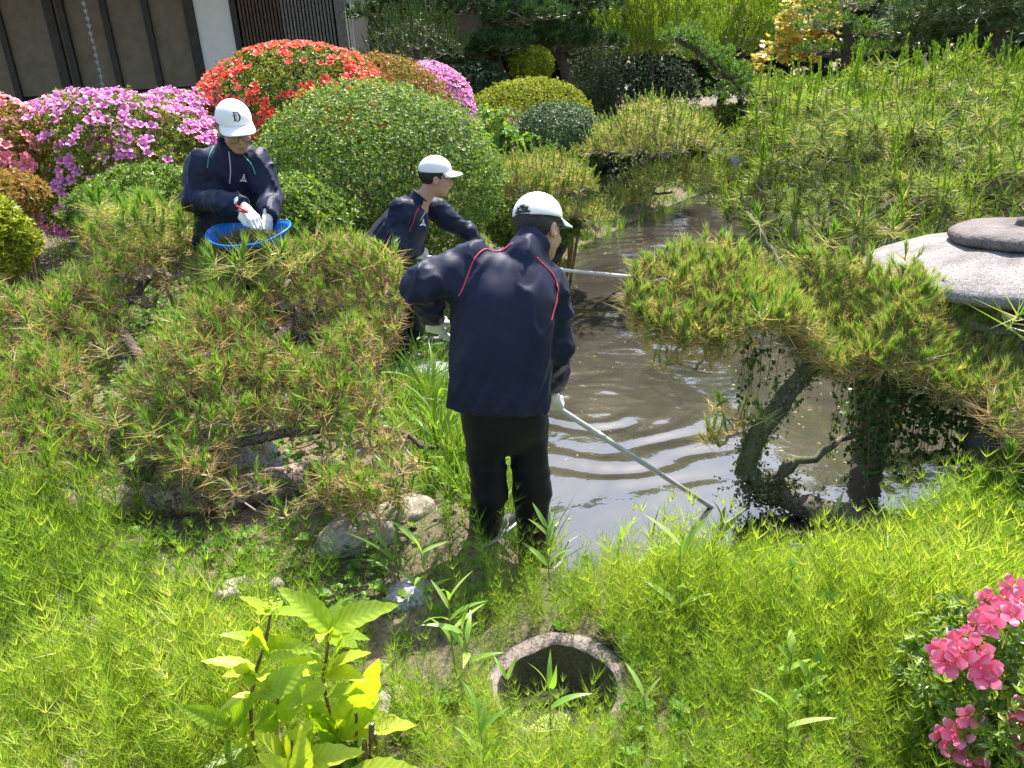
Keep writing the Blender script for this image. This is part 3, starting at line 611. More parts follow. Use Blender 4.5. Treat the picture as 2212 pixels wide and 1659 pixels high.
# ------------------------------------------------------------------ other pines
def pad_pine(name, label, base, trunk, tr, limbsp, pads, Ts, mat, tw=True, sc=1.0, group=None, bark='bark_dark', rt=.003):
    """pads: list of (poly/ellipse centre, radii, count, thickness)"""
    global limbs
    limbs = []
    t = thing(name, label, 'pine tree', base, group); mb = MB(); P = limb(mb, trunk, tr[0], tr[1], 24, 9, .08, .01); mb.build('trunk', M[bark], t, True); limbs.append(P[6:])
    for pts, r0, r1 in limbsp: add_limb(t, pts, r0, r1, bark)
    tips, ups = [], []
    for c, r, k, th in pads:
        d = rng.normal(size=(k, 3)); d[:, 2] = np.abs(d[:, 2]); d = nrm(d); low = rng.random(k) < th
        rad = np.where(low, rng.uniform(.3, .95, k), rng.uniform(.92, 1.03, k))[:, None]*(1+.12*vnoise(d*2, .6, int(abs(c[0])*100), 2))[:, None]
        tips.append(np.array(c)+d*np.array(r)*rad); ups.append(nrm(d*np.array([.5, .5, .35])+[0, 0, .8]))
    tips = np.concatenate(tips); ups = np.concatenate(ups)
    if tw: twigs(limbs, tips, ups, rt, .02).build('twigs', M['twig'], t, False, 'stuff')
    mb = MB(); needles(mb, Ts, tips, ups, sc, 0, .22); mb.build('needles', M[mat], t, False, 'stuff'); return t
def G(x, y, dz=-.03): return (x, y, gz(x, y)+dz)
# broad pine on the right bank: a long slope of tufts from the water's edge up
bp_ = thing('broad_pine_tree', 'broad sprawling pine with long needles on the bank behind the lantern', 'pine tree', G(4.6, 7.8))
limbs = []
mb = MB(); P = limb(mb, [G(4.9, 8.2), (4.7, 8.0, 1.0), (4.4, 7.9, 1.4), (4.0, 7.8, 1.6)], .14, .06, 20, 9, .08); mb.build('trunk', M['bark_dark'], bp_, True); limbs.append(P[6:])
for e in [(3.2, 7.3, 1.05), (3.4, 6.5, .85), (4.4, 6.3, 1.0), (5.4, 6.8, 1.3), (5.8, 8.2, 2.0), (4.8, 9.2, 2.3), (3.6, 8.8, 1.9), (2.9, 8.1, 1.5), (5.0, 7.4, 1.7), (6.4, 9, 2.1)]:
    s = np.array([4.4, 7.9, 1.4]); e = np.array(e); add_limb(bp_, [s, s*.5+e*.5+[0, 0, -.12], e], .06, .02)
n = 3100; x = U(2.45, 7.2, n); y = U(5.7, 9.8, n)
edge = sstep(2.45, 3.1, x)*sstep(5.7, 6.3, y)*sstep(9.9, 9.2, y)
P3 = np.stack([x, y, 0*x], -1); lump = vnoise(P3, .55, 53, 3)
hole = vnoise(P3, 1.1, 57, 2); top = .35+.95*edge+.20*hole+.24*np.clip(y-6.2, 0, 3)+.28*lump
dep = np.where(rng.random(n) < .62, rng.uniform(0, .12, n), rng.uniform(.1, .8, n))*(.5+edge*.5)
fr = rng.random(n) < .18; y = np.where(fr, U(5.7, 6.3, n), y); edge2 = sstep(2.45, 3.1, x); z = np.where(fr, U(.15, 1.0, n)*(.4+.6*edge2), np.maximum(top-dep, .12)); tips = np.stack([x, y, z], -1)
ups = nrm(np.stack([.15*(x-4.5), -.35+0*y, 1+0*x], -1))
twigs(limbs, tips, ups, .003, .02).build('twigs', M['twig'], bp_, False, 'stuff')
mb = MB(); isc = (rng.random(n) < .22+.6*sstep(7.4, 8.6, y))&(dep < .14)
needles(mb, T_big, tips[~isc], ups[~isc], 1.5, .0, .4); mc = MB(); needles(mc, T_bigc, tips[isc], np.tile(UPV, (isc.sum(), 1)), rng.uniform(1.0, 1.8, isc.sum()), -.05, .12); mc.build('candles', M['candle'], bp_, False, 'stuff')
mb.build('needles', M['pine_broad'], bp_, False, 'stuff')
# pine overhanging the water beyond the workers
s0 = lambda px, py, Y: spot(px, py, Y)
pad_pine('pond_pine_tree', 'small bent pine with upright pale candles overhanging the far water', G(.30, 8.4), [G(.30, 8.4), s0(1240, 480, 8.3), s0(1300, 440, 8.3), s0(1360, 385, 8.4), s0(1420, 330, 8.5), s0(1460, 290, 8.6)], (.07, .03),
         [([s0(1300, 460, 8.3), s0(1200, 440, 8.0), s0(1120, 410, 7.9)], .04, .015), ([s0(1360, 385, 8.4), s0(1450, 370, 8.3), s0(1530, 380, 8.3)], .035, .012), ([s0(1300, 440, 8.3), s0(1370, 425, 8.2), s0(1450, 415, 8.2)], .03, .01)],
         [(s0(1415, 325, 8.5), (.70, .6, .44), 460, .4), (s0(1150, 415, 8.0), (.58, .5, .34), 420, .35), (s0(1445, 395, 8.3), (.50, .35, .18), 170, .6), (s0(1360, 435, 8.2), (.34, .3, .12), 80, .6), (s0(1240, 470, 7.8), (.42, .3, .10), 90, .5)], T_mid, 'pine', True, 1.15)
# upright candle pines in the sun at the back
def dome_pine(label, px, py, Y, r, n, mat='candle', Ts=T_tall, sc=1.3, name='candle_pine_tree', th=.25):
    c = s0(px, py, Y); b = G(c[0], c[1]); return pad_pine(name, label, b, [b, (c[0]+.05, c[1], .6*b[2]+.4*c[2]), (c[0], c[1], c[2]+.2)], (.10, .04), [], [(c, r, n, th)], Ts, mat, True, sc)
dome_pine('tall dome-shaped pine covered in bright green upright candles behind the round bushes', 1405, 118, 15.3, (1.06, .8, 1.1), 850, sc=1.6)
dome_pine('bright green candle-covered pine beside the amber maple', 1600, 120, 18.4, (1.25, .9, 1.05), 650, sc=1.9)
dome_pine('shaded bushy pine with upright shoots in front of the house corner', 900, 128, 11.6, (.62, .6, .55), 300, 'pine_dark', T_tall, 1.0, 'bushy_pine_tree')
# cloud-pruned pines by the house wing
def cloud_pine(label, base_px, Y, pads, mat='pine_dark', Ts=T_dark, sc=1.5, name='cloud_pine_tree', top=None):
    pc = [(s0(a, b_, Y+dy), r, k, .3) for a, b_, dy, r, k in pads]; c0 = s0(*base_px, Y); b = G(c0[0], c0[1]); tp = np.mean([p[0] for p in pc], 0)
    topz = max(p[0][2] for p in pc); tr = [b, (b[0]+.12, b[1], b[2]*.6+topz*.4), (b[0]-.05, b[1], b[2]*.25+topz*.75), (tp[0], tp[1], topz)]
    P = smooth_path(tr, 12); lm = []
    for c, r, k, th in pc:
        j = int(np.argmin(np.abs(P[:, 2]-(c[2]-.15)))); lm.append(([P[j], .5*(P[j]+c)+[0, 0, -.05], np.array(c)+[0, 0, -.03]], .035, .015))
    return pad_pine(name, label, b, tr, (.11, .05), lm, pc, Ts, mat, True, sc)
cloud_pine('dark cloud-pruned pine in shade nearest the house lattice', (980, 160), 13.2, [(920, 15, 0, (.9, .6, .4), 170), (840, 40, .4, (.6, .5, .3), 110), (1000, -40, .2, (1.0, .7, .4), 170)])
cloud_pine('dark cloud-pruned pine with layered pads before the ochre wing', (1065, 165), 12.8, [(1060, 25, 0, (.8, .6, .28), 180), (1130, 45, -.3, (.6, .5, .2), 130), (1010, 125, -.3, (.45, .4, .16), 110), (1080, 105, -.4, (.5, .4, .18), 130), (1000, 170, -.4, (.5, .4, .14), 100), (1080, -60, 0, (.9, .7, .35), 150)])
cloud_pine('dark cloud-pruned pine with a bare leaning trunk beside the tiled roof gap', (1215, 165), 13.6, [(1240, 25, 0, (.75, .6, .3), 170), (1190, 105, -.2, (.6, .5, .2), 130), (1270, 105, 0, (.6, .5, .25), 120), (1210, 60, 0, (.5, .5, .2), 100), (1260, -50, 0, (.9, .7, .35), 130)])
cloud_pine('cloud-pruned pine with flat green pads and dark trunk beside the amber maple', (1835, 160), 11.2, [(1840, 20, 0, (.62, .5, .24), 150), (1895, 72, -.1, (.36, .35, .12), 90), (1790, 60, 0, (.45, .4, .16), 100), (1870, 115, -.1, (.35, .35, .12), 70), (1765, 110, 0, (.3, .3, .10), 60)], 'juniper', [tuft(30, 6, (.03, .05), (.03, .05), .006, 1.2, (.2, .9), (.1, .5), .03) for _ in range(4)], 1.3)
# long pruned branch reaching left
jt = [tuft(30, 6, (.025, .045), (.025, .045), .006, 1.3, (.2, 1), (.0, .5), .03) for _ in range(4)]
jp = thing('juniper_tree', 'pruned juniper whose single long limb slopes down over the inlet', 'juniper', G(4.75, 10.4)); limbs = []
mb = MB(); P = limb(mb, [G(4.75, 10.4), (4.7, 10.4, 1.55), s0(1660, 215, 10.3), s0(1580, 165, 10.2), s0(1520, 120, 10.2), s0(1460, 85, 10.2)], .10, .03, 30, 8, .1, .012); mb.build('limb', M['bark_dark'], jp, True)
Pb = P[11:]; k = 560; c = Pb[rng.integers(0, len(Pb), k)]+rng.normal(0, 1, (k, 3))*[.13, .12, .035]+[0, 0, .07]
c2 = np.array(s0(1640, 195, 10.2))+rng.normal(0, 1, (260, 3))*[.32, .2, .06]; c = np.concatenate([c, c2])
mb = MB(); needles(mb, jt, c, np.tile(UPV, (len(c), 1)), 1.2, 0, .5); mb.build('needles', M['juniper'], jp, False, 'stuff')
twigs([P], c[::3], np.tile(UPV, (len(c[::3]), 1)), .003, .012).build('twigs', M['twig'], jp, False, 'stuff')
# grey-green pine at the top right
cloud_pine('grey-green long-needled pine with dark trunk rising behind the broad pine', (2150, 160), 9.8, [(2060, 40, 0, (.75, .5, .3), 170), (2160, 60, 0, (.7, .5, .3), 150), (2260, 20, .2, (.9, .6, .4), 170), (2120, -30, .2, (.9, .6, .35), 170), (1985, 95, .3, (.3, .3, .2), 60)], 'pine_dark', T_big, 1.3)

# ------------------------------------------------------------------ maple, dark backdrop trees
star = []
for a in (-1.9, -1.05, -.45, .0, .45, 1.05, 1.9):
    Ls = .04*(1-.22*abs(a)); d = np.array([math.cos(a), math.sin(a), 0]); s = np.array([-d[1], d[0], 0]); star.append((np.array([[0, 0, 0], d*Ls*.45+s*.006, d*Ls, d*Ls*.45-s*.006]), np.array([[0, 2, 1], [0, 3, 2]]), np.full(4, .4)))
star = merge(star)
def leafy_tree(name, label, cat, base, h, crowns, T, n, mat, sc, flat=.5, tr=.07, bark='bark_dark', group=None, var=.25):
    t = thing(name, label, cat, base, group); mb = MB(); b = np.array(base); tops = [np.array(c) for c, r in crowns]
    tm = b+[0, 0, h*.4]; limb(mb, [b, b+[.05, .03, h*.2], tm], tr, tr*.6, 10, 8, .06)
    for c in tops: limb(mb, [tm, .5*(tm+c)+rng.normal(0, .08, 3), c], tr*.5, tr*.12, 10, 6, .06)
    mb.build('trunk', M[bark], t, True); mb = MB(); vol = np.array([np.prod(r) for c, r in crowns]); vol = vol/vol.sum()
    for (c, r), v in zip(crowns, vol):
        k = int(n*v); ncl = max(8, k//22); cc = rng.normal(size=(ncl, 3)); cc = nrm(cc)*rng.uniform(.45, 1.0, (ncl, 1))**.6*np.array(r)+np.array(c)
        p = cc[rng.integers(0, ncl, k)]+rng.normal(0, 1, (k, 3))*np.array(r)*[.16, .16, .10]
        d = nrm(np.stack([rng.normal(0, flat, k), rng.normal(-.2, flat, k), np.ones(k)], -1)); inst(mb, T, p, frame(d), sc*rng.uniform(.7, 1.2, k), rng.normal(0, var, k))
    mb.build('crown', M[mat], t, False, 'stuff'); return t
def cr(px, py, Y, r): return (s0(px, py, Y), r)
c0 = s0(1740, 150, 12.3)
leafy_tree('maple_tree', 'slender maple with amber and yellow young leaves between the pines', 'maple tree', G(c0[0], c0[1]), 2.0, [cr(1745, 20, 12.3, (.45, .4, .45)), cr(1690, 100, 12.2, (.33, .3, .22)), cr(1760, 90, 12.5, (.35, .3, .3)), cr(1660, 130, 12.0, (.25, .25, .16)), cr(1620, 165, 12.2, (.3, .2, .2))], star, 2600, 'maple', 1.6, .5, .04)
c0 = s0(1660, 20, 20.0)
leafy_tree('red_maple_tree', 'dark red-leaved maple standing behind the candle pines', 'maple tree', G(c0[0], c0[1]), 3.4, [cr(1600, 10, 20, (1.2, .8, .6)), cr(1700, 30, 20.2, (1.1, .8, .55)), cr(1650, -50, 20.2, (1.6, 1, .8))], star, 2400, 'maple_red', 3.0, .6, .06)
ros_d = rosette(6, .11, .05, (.1, 1.0), (0, .8))
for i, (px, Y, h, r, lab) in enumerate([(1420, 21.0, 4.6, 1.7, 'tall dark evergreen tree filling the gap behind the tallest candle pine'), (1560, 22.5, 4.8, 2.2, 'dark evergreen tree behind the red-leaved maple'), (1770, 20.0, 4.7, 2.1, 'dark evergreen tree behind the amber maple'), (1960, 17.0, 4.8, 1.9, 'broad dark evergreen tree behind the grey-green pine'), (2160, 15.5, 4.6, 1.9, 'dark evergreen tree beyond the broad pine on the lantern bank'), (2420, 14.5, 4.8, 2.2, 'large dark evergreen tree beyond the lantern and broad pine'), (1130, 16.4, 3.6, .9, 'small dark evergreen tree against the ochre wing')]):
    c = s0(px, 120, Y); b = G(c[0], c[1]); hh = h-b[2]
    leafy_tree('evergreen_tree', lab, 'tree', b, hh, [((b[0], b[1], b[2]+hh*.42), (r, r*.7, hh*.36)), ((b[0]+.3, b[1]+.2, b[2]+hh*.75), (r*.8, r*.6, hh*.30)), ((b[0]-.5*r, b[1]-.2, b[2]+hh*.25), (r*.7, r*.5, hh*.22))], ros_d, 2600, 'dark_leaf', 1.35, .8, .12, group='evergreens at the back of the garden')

# ------------------------------------------------------------------ clipped bushes
R_box = [rosette(5, .034, .018, (.1, .9), (.0, .75)) for _ in range(5)]
R_aza = [rosette(6, .038, .015, (.2, 1.1), (.0, .8)) for _ in range(5)]
R_fine = [rosette(6, .030, .012, (.3, 1.2), (.0, .9)) for _ in range(5)]
def bush(name, label, cat, c, r, n, Ts, mat, sc=1.0, lump=.06, cut=-.55, stems=5, group=None, depth=.28, backcut=.65, up=.45, var=.12, gaps=0, base=None):
    c = np.array(c, float); r = np.array(r, float); b = base if base is not None else G(c[0], c[1])
    t = thing(name, label, cat, b, group); seed = int(abs(c[0]*97+c[1]*31))
    mb = MB()
    for i in range(stems):
        a = i*2.4; e = c+r*np.array([math.cos(a)*.55, math.sin(a)*.55, -.15+.3*U()]); s = np.array(b)+[.08*math.cos(a), .08*math.sin(a), 0]
        limb(mb, [s, .5*(s+e)+rng.normal(0, .05, 3), e], .022, .008, 9, 6, .1, .006)
        for k in range(3):
            e2 = e+rng.normal(0, .35, 3)*r; limb(mb, [.4*s+.6*e, .5*(e+e2), e2*.6+e*.4], .010, .004, 6, 5, .1)
    mb.build('stems', M['stem_brown'], t)
    k = int(n*2.2); d = nrm(rng.normal(size=(k, 3))); ok = (d[:, 2] > cut)&((d[:, 1] < .25)|(rng.random(k) > backcut)); d = d[ok][:n]; k = len(d)
    rad = 1+lump*vnoise(d*1.5, .6, seed, 3)+.5*lump*vnoise(d*3.5, 1.0, seed+2, 2)+.022*rng.normal(size=k)
    dp = depth*rng.random(k)**2.2
    p = c+d*r*(rad*(1-dp))[:, None]
    if gaps: ok = (vnoise(p, .9, seed+5, 2)+.3*rng.normal(size=k)) > -gaps; p, d, dp = p[ok], d[ok], dp[ok]; k = len(p)
    ok = p[:, 2] > ground_z(p[:, 0], p[:, 1])+.03; p, d, dp = p[ok], d[ok], dp[ok]; k = len(p)
    nd = nrm(d/r*r.mean()*.7+np.array([0, 0, up])+rng.normal(0, .35, (k, 3))); R = frame(nd); sel = rng.integers(0, len(Ts), k); vv = rng.normal(0, var, k)+.10*vnoise(p, 1.2, seed+9, 2)
    mb = MB()
    for i, T in enumerate(Ts):
        s = sel == i; inst(mb, T, p[s], R[s], sc*rng.uniform(.75, 1.2, s.sum()), vv[s])
    mb.build('foliage', M[mat], t, False, 'stuff'); return t, c, r, seed
def flowers(t, c, r, seed, meshes, n, sc=1.0, where=None, patch=.0, jit=.03, front=True, lump=.06, mat=None, rest=0, zlo=-.45):
    """flowers on the shell; the first 300 are objects, the rest one mesh"""
    k = (n+rest)*40; d = nrm(rng.normal(size=(k, 3))); ok = (d[:, 2] > zlo)
    if front: ok &= d[:, 1] < .30
    d = d[ok]; p = c+d*r*(1.015+lump*vnoise(d*1.5, .6, seed, 3))[:, None]
    q = vnoise(p, 1.4, seed+77, 2)+.22*rng.normal(size=len(p)); ok = q > patch
    if where is not None: ok &= where(p, d)
    ok &= p[:, 2] > ground_z(p[:, 0], p[:, 1])+.06
    p, d = p[ok][:n+rest], d[ok][:n+rest]
    nd = nrm(d/r*r.mean()*.8+np.array([0, -.15, .3])+rng.normal(0, .3, p.shape)); R = frame(nd)
    for i in range(min(n, len(p))): place(meshes[i % len(meshes)], 'flower', t, p[i], R[i], sc*U(.8, 1.2))
    if rest and len(p) > n:
        me = meshes[0]; V = np.empty(len(me.vertices)*3); me.vertices.foreach_get('co', V); V = V.reshape(-1, 3); F = np.array([list(f.vertices) for f in me.polygons]); A = np.empty(len(V)); me.attributes['var'].data.foreach_get('value', A)
        mb = MB(); inst(mb, (V, F, A), p[n:], R[n:], sc*rng.uniform(.8, 1.2, len(p)-n)); mb.build('blossom', me.materials[0], t, False, 'stuff')
FP = [flower_mesh('flower', M['petal_pink'], .036, False) for _ in range(4)]
FS = [flower_mesh('flower', M['petal_salmon'], .036, False) for _ in range(3)]
FR = [flower_mesh('flower', M['petal_red'], .036, False) for _ in range(4)]
FM = [flower_mesh('flower', M['petal_pink'], .032, False) for _ in range(4)]
# big round box bush behind the stooping worker
bx = bush('round_bush', 'large clipped round green bush behind the two workers', 'bush', s0(815, 392, 6.6), (1.0, .95, .76), 16500, R_box, 'box', .85, .06, -.9, 9, None, .28, .4)
# pink azalea
t, c, r, sd_ = bush('pink_azalea_bush', 'wide azalea bush with orchid-pink flowers in front of the shutters', 'azalea', s0(245, 362, 7.4), (1.06, .85, .64), 7600, R_aza, 'azalea', 1.05, .10, -.85, 6, None, .35)
flowers(t, c, r, sd_, FP, 300, 1.25, None, -.22, rest=260, lump=.10, zlo=-.8)
t, c, r, sd_ = bush('pink_azalea_bush', 'azalea bush thick with pale pink flowers directly behind the worker in glasses', 'azalea', s0(395, 345, 8.2), (.85, .7, .66), 4200, R_aza, 'azalea', 1.0, .08, -.7, 5, None, .3)
flowers(t, c, r, sd_, FP, 290, 1.15, None, -.6, rest=300, lump=.08)
t, c, r, sd_ = bush('salmon_azalea_bush', 'salmon-pink azalea bush beside the wide pink azalea', 'azalea', s0(-30, 335, 6.9), (.55, .6, .5), 2800, R_aza, 'azalea_bronze', 1.0, .08, -.7, 4, None, .3)
flowers(t, c, r, sd_, FS, 200, 1.2, None, -.2, lump=.08)
t, c, r, sd_ = bush('red_azalea_bush', 'tall domed azalea bush with vermilion flowers below the house lattice', 'azalea', s0(635, 240, 8.6), (1.05, .85, .62), 7600, R_aza, 'azalea', 1.0, .06, -.9, 6, None, .3)
flowers(t, c, r, sd_, FR, 300, 1.2, None, -.25, rest=200, lump=.06, zlo=-.35)
bush('bronze_azalea_bush', 'domed azalea with bronze faded blossom behind the round green bush', 'azalea', s0(825, 260, 9.0), (.80, .75, .66), 5200, R_aza, 'azalea_bronze', 1.0, .05, -.6, 5)
t, c, r, sd_ = bush('magenta_azalea_bush', 'azalea dome covered in magenta-pink flowers beside the bronze azalea', 'azalea', s0(925, 262, 9.6), (.56, .6, .62), 3200, R_aza, 'azalea', 1.0, .05, -.7, 5)
flowers(t, c, r, sd_, FM, 300, 1.0, lambda p, d: d[:, 0] > -.1, -.6, rest=320, lump=.05)
bush('yellow_green_mound', 'wide clipped yellow-green mound bush beyond the round green bush', 'bush', s0(1137, 265, 11), (.88, .7, .55), 6400, R_fine, 'mound_yellow', 1.0, .05, -.5, 5)
bush('grey_green_mound', 'grey-green clipped mound in front of the yellow-green mound', 'bush', s0(1205, 310, 9.2), (.55, .5, .43), 3800, R_box, 'mound_grey', 1.0, .04, -.6, 5)
bush('small_round_bush', 'small round olive bush in shade behind the yellow-green mound', 'bush', s0(1150, 140, 12.6), (.33, .3, .25), 1500, R_box, 'mound_yellow', 1.1, .06, -.9, 4)
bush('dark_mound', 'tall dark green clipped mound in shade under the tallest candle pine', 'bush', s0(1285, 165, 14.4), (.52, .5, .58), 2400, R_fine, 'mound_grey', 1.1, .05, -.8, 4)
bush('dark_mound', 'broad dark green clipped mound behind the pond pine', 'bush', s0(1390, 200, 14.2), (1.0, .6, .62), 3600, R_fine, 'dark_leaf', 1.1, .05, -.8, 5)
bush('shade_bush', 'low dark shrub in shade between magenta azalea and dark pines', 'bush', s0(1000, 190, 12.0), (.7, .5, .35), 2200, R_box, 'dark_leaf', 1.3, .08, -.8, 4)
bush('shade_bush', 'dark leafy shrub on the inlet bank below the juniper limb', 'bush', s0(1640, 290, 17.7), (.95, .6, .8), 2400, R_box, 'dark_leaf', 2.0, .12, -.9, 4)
bush('loose_shrub', 'loose olive shrub on the inlet bank with a few red blossoms', 'bush', s0(1555, 290, 17.8), (.75, .6, .6), 2000, R_aza, 'azalea', 1.7, .12, -.9, 4)
bush('low_shrub', 'low bright yellow-green shrub beside the low spreading pine', 'bush', s0(-45, 520, 4.4), (.26, .32, .22), 1800, R_aza, 'mound_yellow', 1.1, .12, -.8, 4)
bush('low_shrub', 'low red-tinged azalea shrub behind the yellow-green shrub', 'bush', s0(-20, 425, 5.4), (.34, .36, .17), 1300, R_aza, 'azalea_bronze', 1.0, .12, -.8, 4)
bush('low_shrub', 'low mid-green shrub between the worker in glasses and the low pine', 'bush', s0(350, 445, 5.6), (.62, .45, .26), 3000, R_aza, 'box', 1.1, .12, -.8, 4)
bush('low_shrub', 'low mid-green shrub between the worker in glasses and the round bush', 'bush', s0(630, 470, 5.5), (.42, .4, .26), 2400, R_aza, 'box', 1.1, .12, -.8, 4)
bush('bank_shrub', 'low dark twiggy shrub on the bank under the pond pine', 'bush', s0(1150, 480, 8.3), (.5, .35, .3), 1800, R_box, 'box', 1.2, .15, -.9, 5)
bush('bank_shrub', 'dark shrub on the shaded bank behind the bent pond pine trunk', 'bush', s0(1330, 330, 14.6), (1.0, .5, .45), 2000, R_box, 'dark_leaf', 1.6, .15, -.9, 5)
# light leafy sapling between the mounds
c0 = s0(1080, 330, 8.8)
leafy_tree('leafy_sapling', 'young sapling with bright lime leaves between round bush and grey-green mound', 'sapling', G(c0[0], c0[1]), 1.0, [cr(1070, 285, 8.8, (.25, .2, .22)), cr(1050, 255, 8.8, (.14, .14, .14)), cr(1100, 310, 8.7, (.25, .2, .15))], quadleaf(.085, .055, .4), 420, 'weed', 1.0, .7, .012)

# ------------------------------------------------------------------ stone lantern, basin, stones
def lathe(prof, sides=48, jit=0.0, seed=0, c=(0, 0, 0)):
    prof = np.array(prof, float); ang = np.arange(sides)*2*math.pi/sides; n = len(prof)
    V = np.stack([prof[:, None, 0]*np.cos(ang), prof[:, None, 0]*np.sin(ang), np.repeat(prof[:, 1:2], sides, 1)], -1).reshape(-1, 3)
    if jit: V = V+jit*vnoise(V+seed, 4.0, seed, 3)[:, None]*nrm(V+1e-6)
    F = [[i*sides+j, i*sides+(j+1) % sides, (i+1)*sides+(j+1) % sides, (i+1)*sides+j] for i in range(n-1) for j in range(sides)]
    return V+np.array(c), np.array(F)
LC = np.array([2.72, 4.0, 0.0])
lan = thing('stone_lantern', 'squat wide-roofed granite lantern with arched legs standing at the pond edge', 'stone lantern', (LC[0], LC[1], 0))
V, F = lathe([(0, 1.30), (.30, 1.297), (.40, 1.288), (.52, 1.262), (.64, 1.225), (.72, 1.19), (.75, 1.17), (.755, 1.14), (.735, 1.115), (.64, 1.105), (.3, 1.07), (0, 1.06)], 64, .006, 3, LC); MB().add(V, F).build('roof', M['granite'], lan, True)
V, F = lathe([(0, 1.292), (.30, 1.294), (.335, 1.303), (.350, 1.325), (.345, 1.35), (.32, 1.368), (.2, 1.378), (.05, 1.38), (0, 1.38)], 56, .004, 5, LC); lid = MB().add(V, F).build('lid', M['granite_dark'], lan, True)
V, F = lathe([(.05, 1.374), (.042, 1.395), (.04, 1.41), (.03, 1.418), (0, 1.42)], 20, .002, 6, LC); MB().add(V, F).build('knob', M['granite_dark'], lid, True)
ang = np.arange(6)*math.pi/3+.2
for i in range(6):                                      # fire box: six posts and panels with window openings
    a, b_ = ang[i], ang[(i+1) % 6]; pa = LC+[.27*math.cos(a), .27*math.sin(a), 0]; pb = LC+[.27*math.cos(b_), .27*math.sin(b_), 0]
    V, F = tubev([pa+[0, 0, .74], pa+[0, 0, 1.02]], .04, 6); MB().add(V, F).build('post', M['granite_dark'], lan)
    for z in (.77, .985):
        V, F = tubev([pa+[0, 0, z], pb+[0, 0, z]], .03, 4); MB().add(V, F).build('rail', M['granite_dark'], lan)
V, F = lathe([(0, .745), (.42, .745), (.47, .72), (.48, .66), (.45, .60), (.30, .58), (0, .58)], 48, .006, 8, LC); MB().add(V, F).build('platform', M['granite_dark'], lan, True)
for i in range(4):
    a = math.radians(45+90*i+10); d = np.array([math.cos(a), math.sin(a), 0])
    P = smooth_path([LC+d*.22+[0, 0, .61], LC+d*.44+[0, 0, .60], LC+d*.60+[0, 0, .46], LC+d*.62+[0, 0, .22], LC+d*.58+[0, 0, -.12]], 16)
    V, F = tubev(P, np.linspace(.10, .085, 16), 8, True, .03, 1.1); MB().add(V, F).build('leg', M['granite_dark'], lan, True)

bz = gz(BXY[0]+.3, BXY[1]); BAS = np.array([BXY[0], BXY[1], 0.0]); RT_ = .43
bas = thing('stone_basin', 'round hollow stone basin half sunk among the horsetails', 'basin', (BAS[0], BAS[1], bz-.1))
V, F = lathe([(.235, RT_-.40), (.25, RT_-.1), (.254, RT_-.02), (.246, RT_-.006), (.225, RT_), (.2, RT_-.003), (.19, RT_-.015)], 72, .009, 4, BAS); MB().add(V, F).build('rim', M['ring'], bas, True)
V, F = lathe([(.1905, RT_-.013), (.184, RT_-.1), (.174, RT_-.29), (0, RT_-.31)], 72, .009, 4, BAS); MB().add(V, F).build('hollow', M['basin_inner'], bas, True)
mb = MB(); k = 2600; rr_ = .17*np.sqrt(rng.random(k)); aa = U(0, 6.283, k); z0 = RT_-.18
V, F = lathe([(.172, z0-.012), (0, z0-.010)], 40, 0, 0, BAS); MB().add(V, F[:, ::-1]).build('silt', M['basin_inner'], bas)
keep = vnoise(np.stack([rr_*np.cos(aa), rr_*np.sin(aa), 0*aa], -1), 4, 9, 2)+.4*(-rr_*np.cos(aa)-rr_*np.sin(aa))*4 > -.5
p = np.stack([rr_*np.cos(aa), rr_*np.sin(aa), z0+.004*rng.random(k)], -1)[keep]+BAS
inst(mb, rosette(3, .008, .008, (-.1, .5), (.2, 1)), p, frame(np.tile(UPV, (len(p), 1))+rng.normal(0, .15, p.shape)), rng.uniform(.7, 1.4, len(p)))
mb.build('duckweed', M['duckweed'], bas, False, 'stuff')

def ico(sub=3):
    import bmesh
    bm = bmesh.new(); bmesh.ops.create_icosphere(bm, subdivisions=sub, radius=1); V = np.array([v.co[:] for v in bm.verts]); F = np.array([[v.index for v in f.verts] for f in bm.faces]); bm.free(); return V, F
ICO = ico(3); ICO2 = ico(2); STONES = []
def stone(label, p, r, mat='stone', rot=0.0, sink=.52, seed=None, group=None, name='garden_stone'):
    V, F = ICO; seed = seed or int(abs(p[0]*131+p[1]*57)*10)
    f = vnoise(V, .32, seed, 2)*.28+vnoise(V, .9, seed+1, 3)*.14; W = V*(1+f)[:, None]; W = np.sign(W)*np.abs(W)**.85
    W = W*np.array(r); c, s = math.cos(rot), math.sin(rot); W = W@np.array([[c, s, 0], [-s, c, 0], [0, 0, 1]])
    z = gz(p[0], p[1]) if len(p) == 2 else p[2]
    o = MB().add(W, F).build(name, M[mat], None, True); o.location = (float(p[0]), float(p[1]), float(z+r[2]*(1-2*sink))); tag(o, label, 'stone', group); STONES.append((p[0], p[1], max(r[0], r[1])*.5)); return o
def sp(px, py, z=.42): q = spotz(px, py, z); return (q[0], q[1])
stone('large pale boulder half buried behind the standing worker\'s heels', sp(775, 1180, .4), (.15, .11, .11), 'stone', .3, .48)
stone('pale flat stone running from the boulder towards the pond bank', sp(870, 1110, .42), (.16, .08, .07), 'stone', .5)
stone('dark grey stone in shade beside the bamboo grass', sp(880, 1275, .42), (.10, .08, .06), 'stone_blue', .2, .6)
stone('mossy stone among horsetails in front of the lying pine trunk', sp(515, 1255, .5), (.13, .08, .06), 'stone', .1)
stone('rounded grey-brown stone at the shaded horsetail edge', sp(175, 1345, .55), (.13, .09, .07), 'stone', .2)
stone('low brown stone next to the rounded grey-brown one', sp(335, 1340, .55), (.13, .07, .055), 'stone', 0)
stone('small blue-grey stone among the sunlit horsetails', sp(125, 1465, .6), (.08, .06, .05), 'stone_blue', .4)
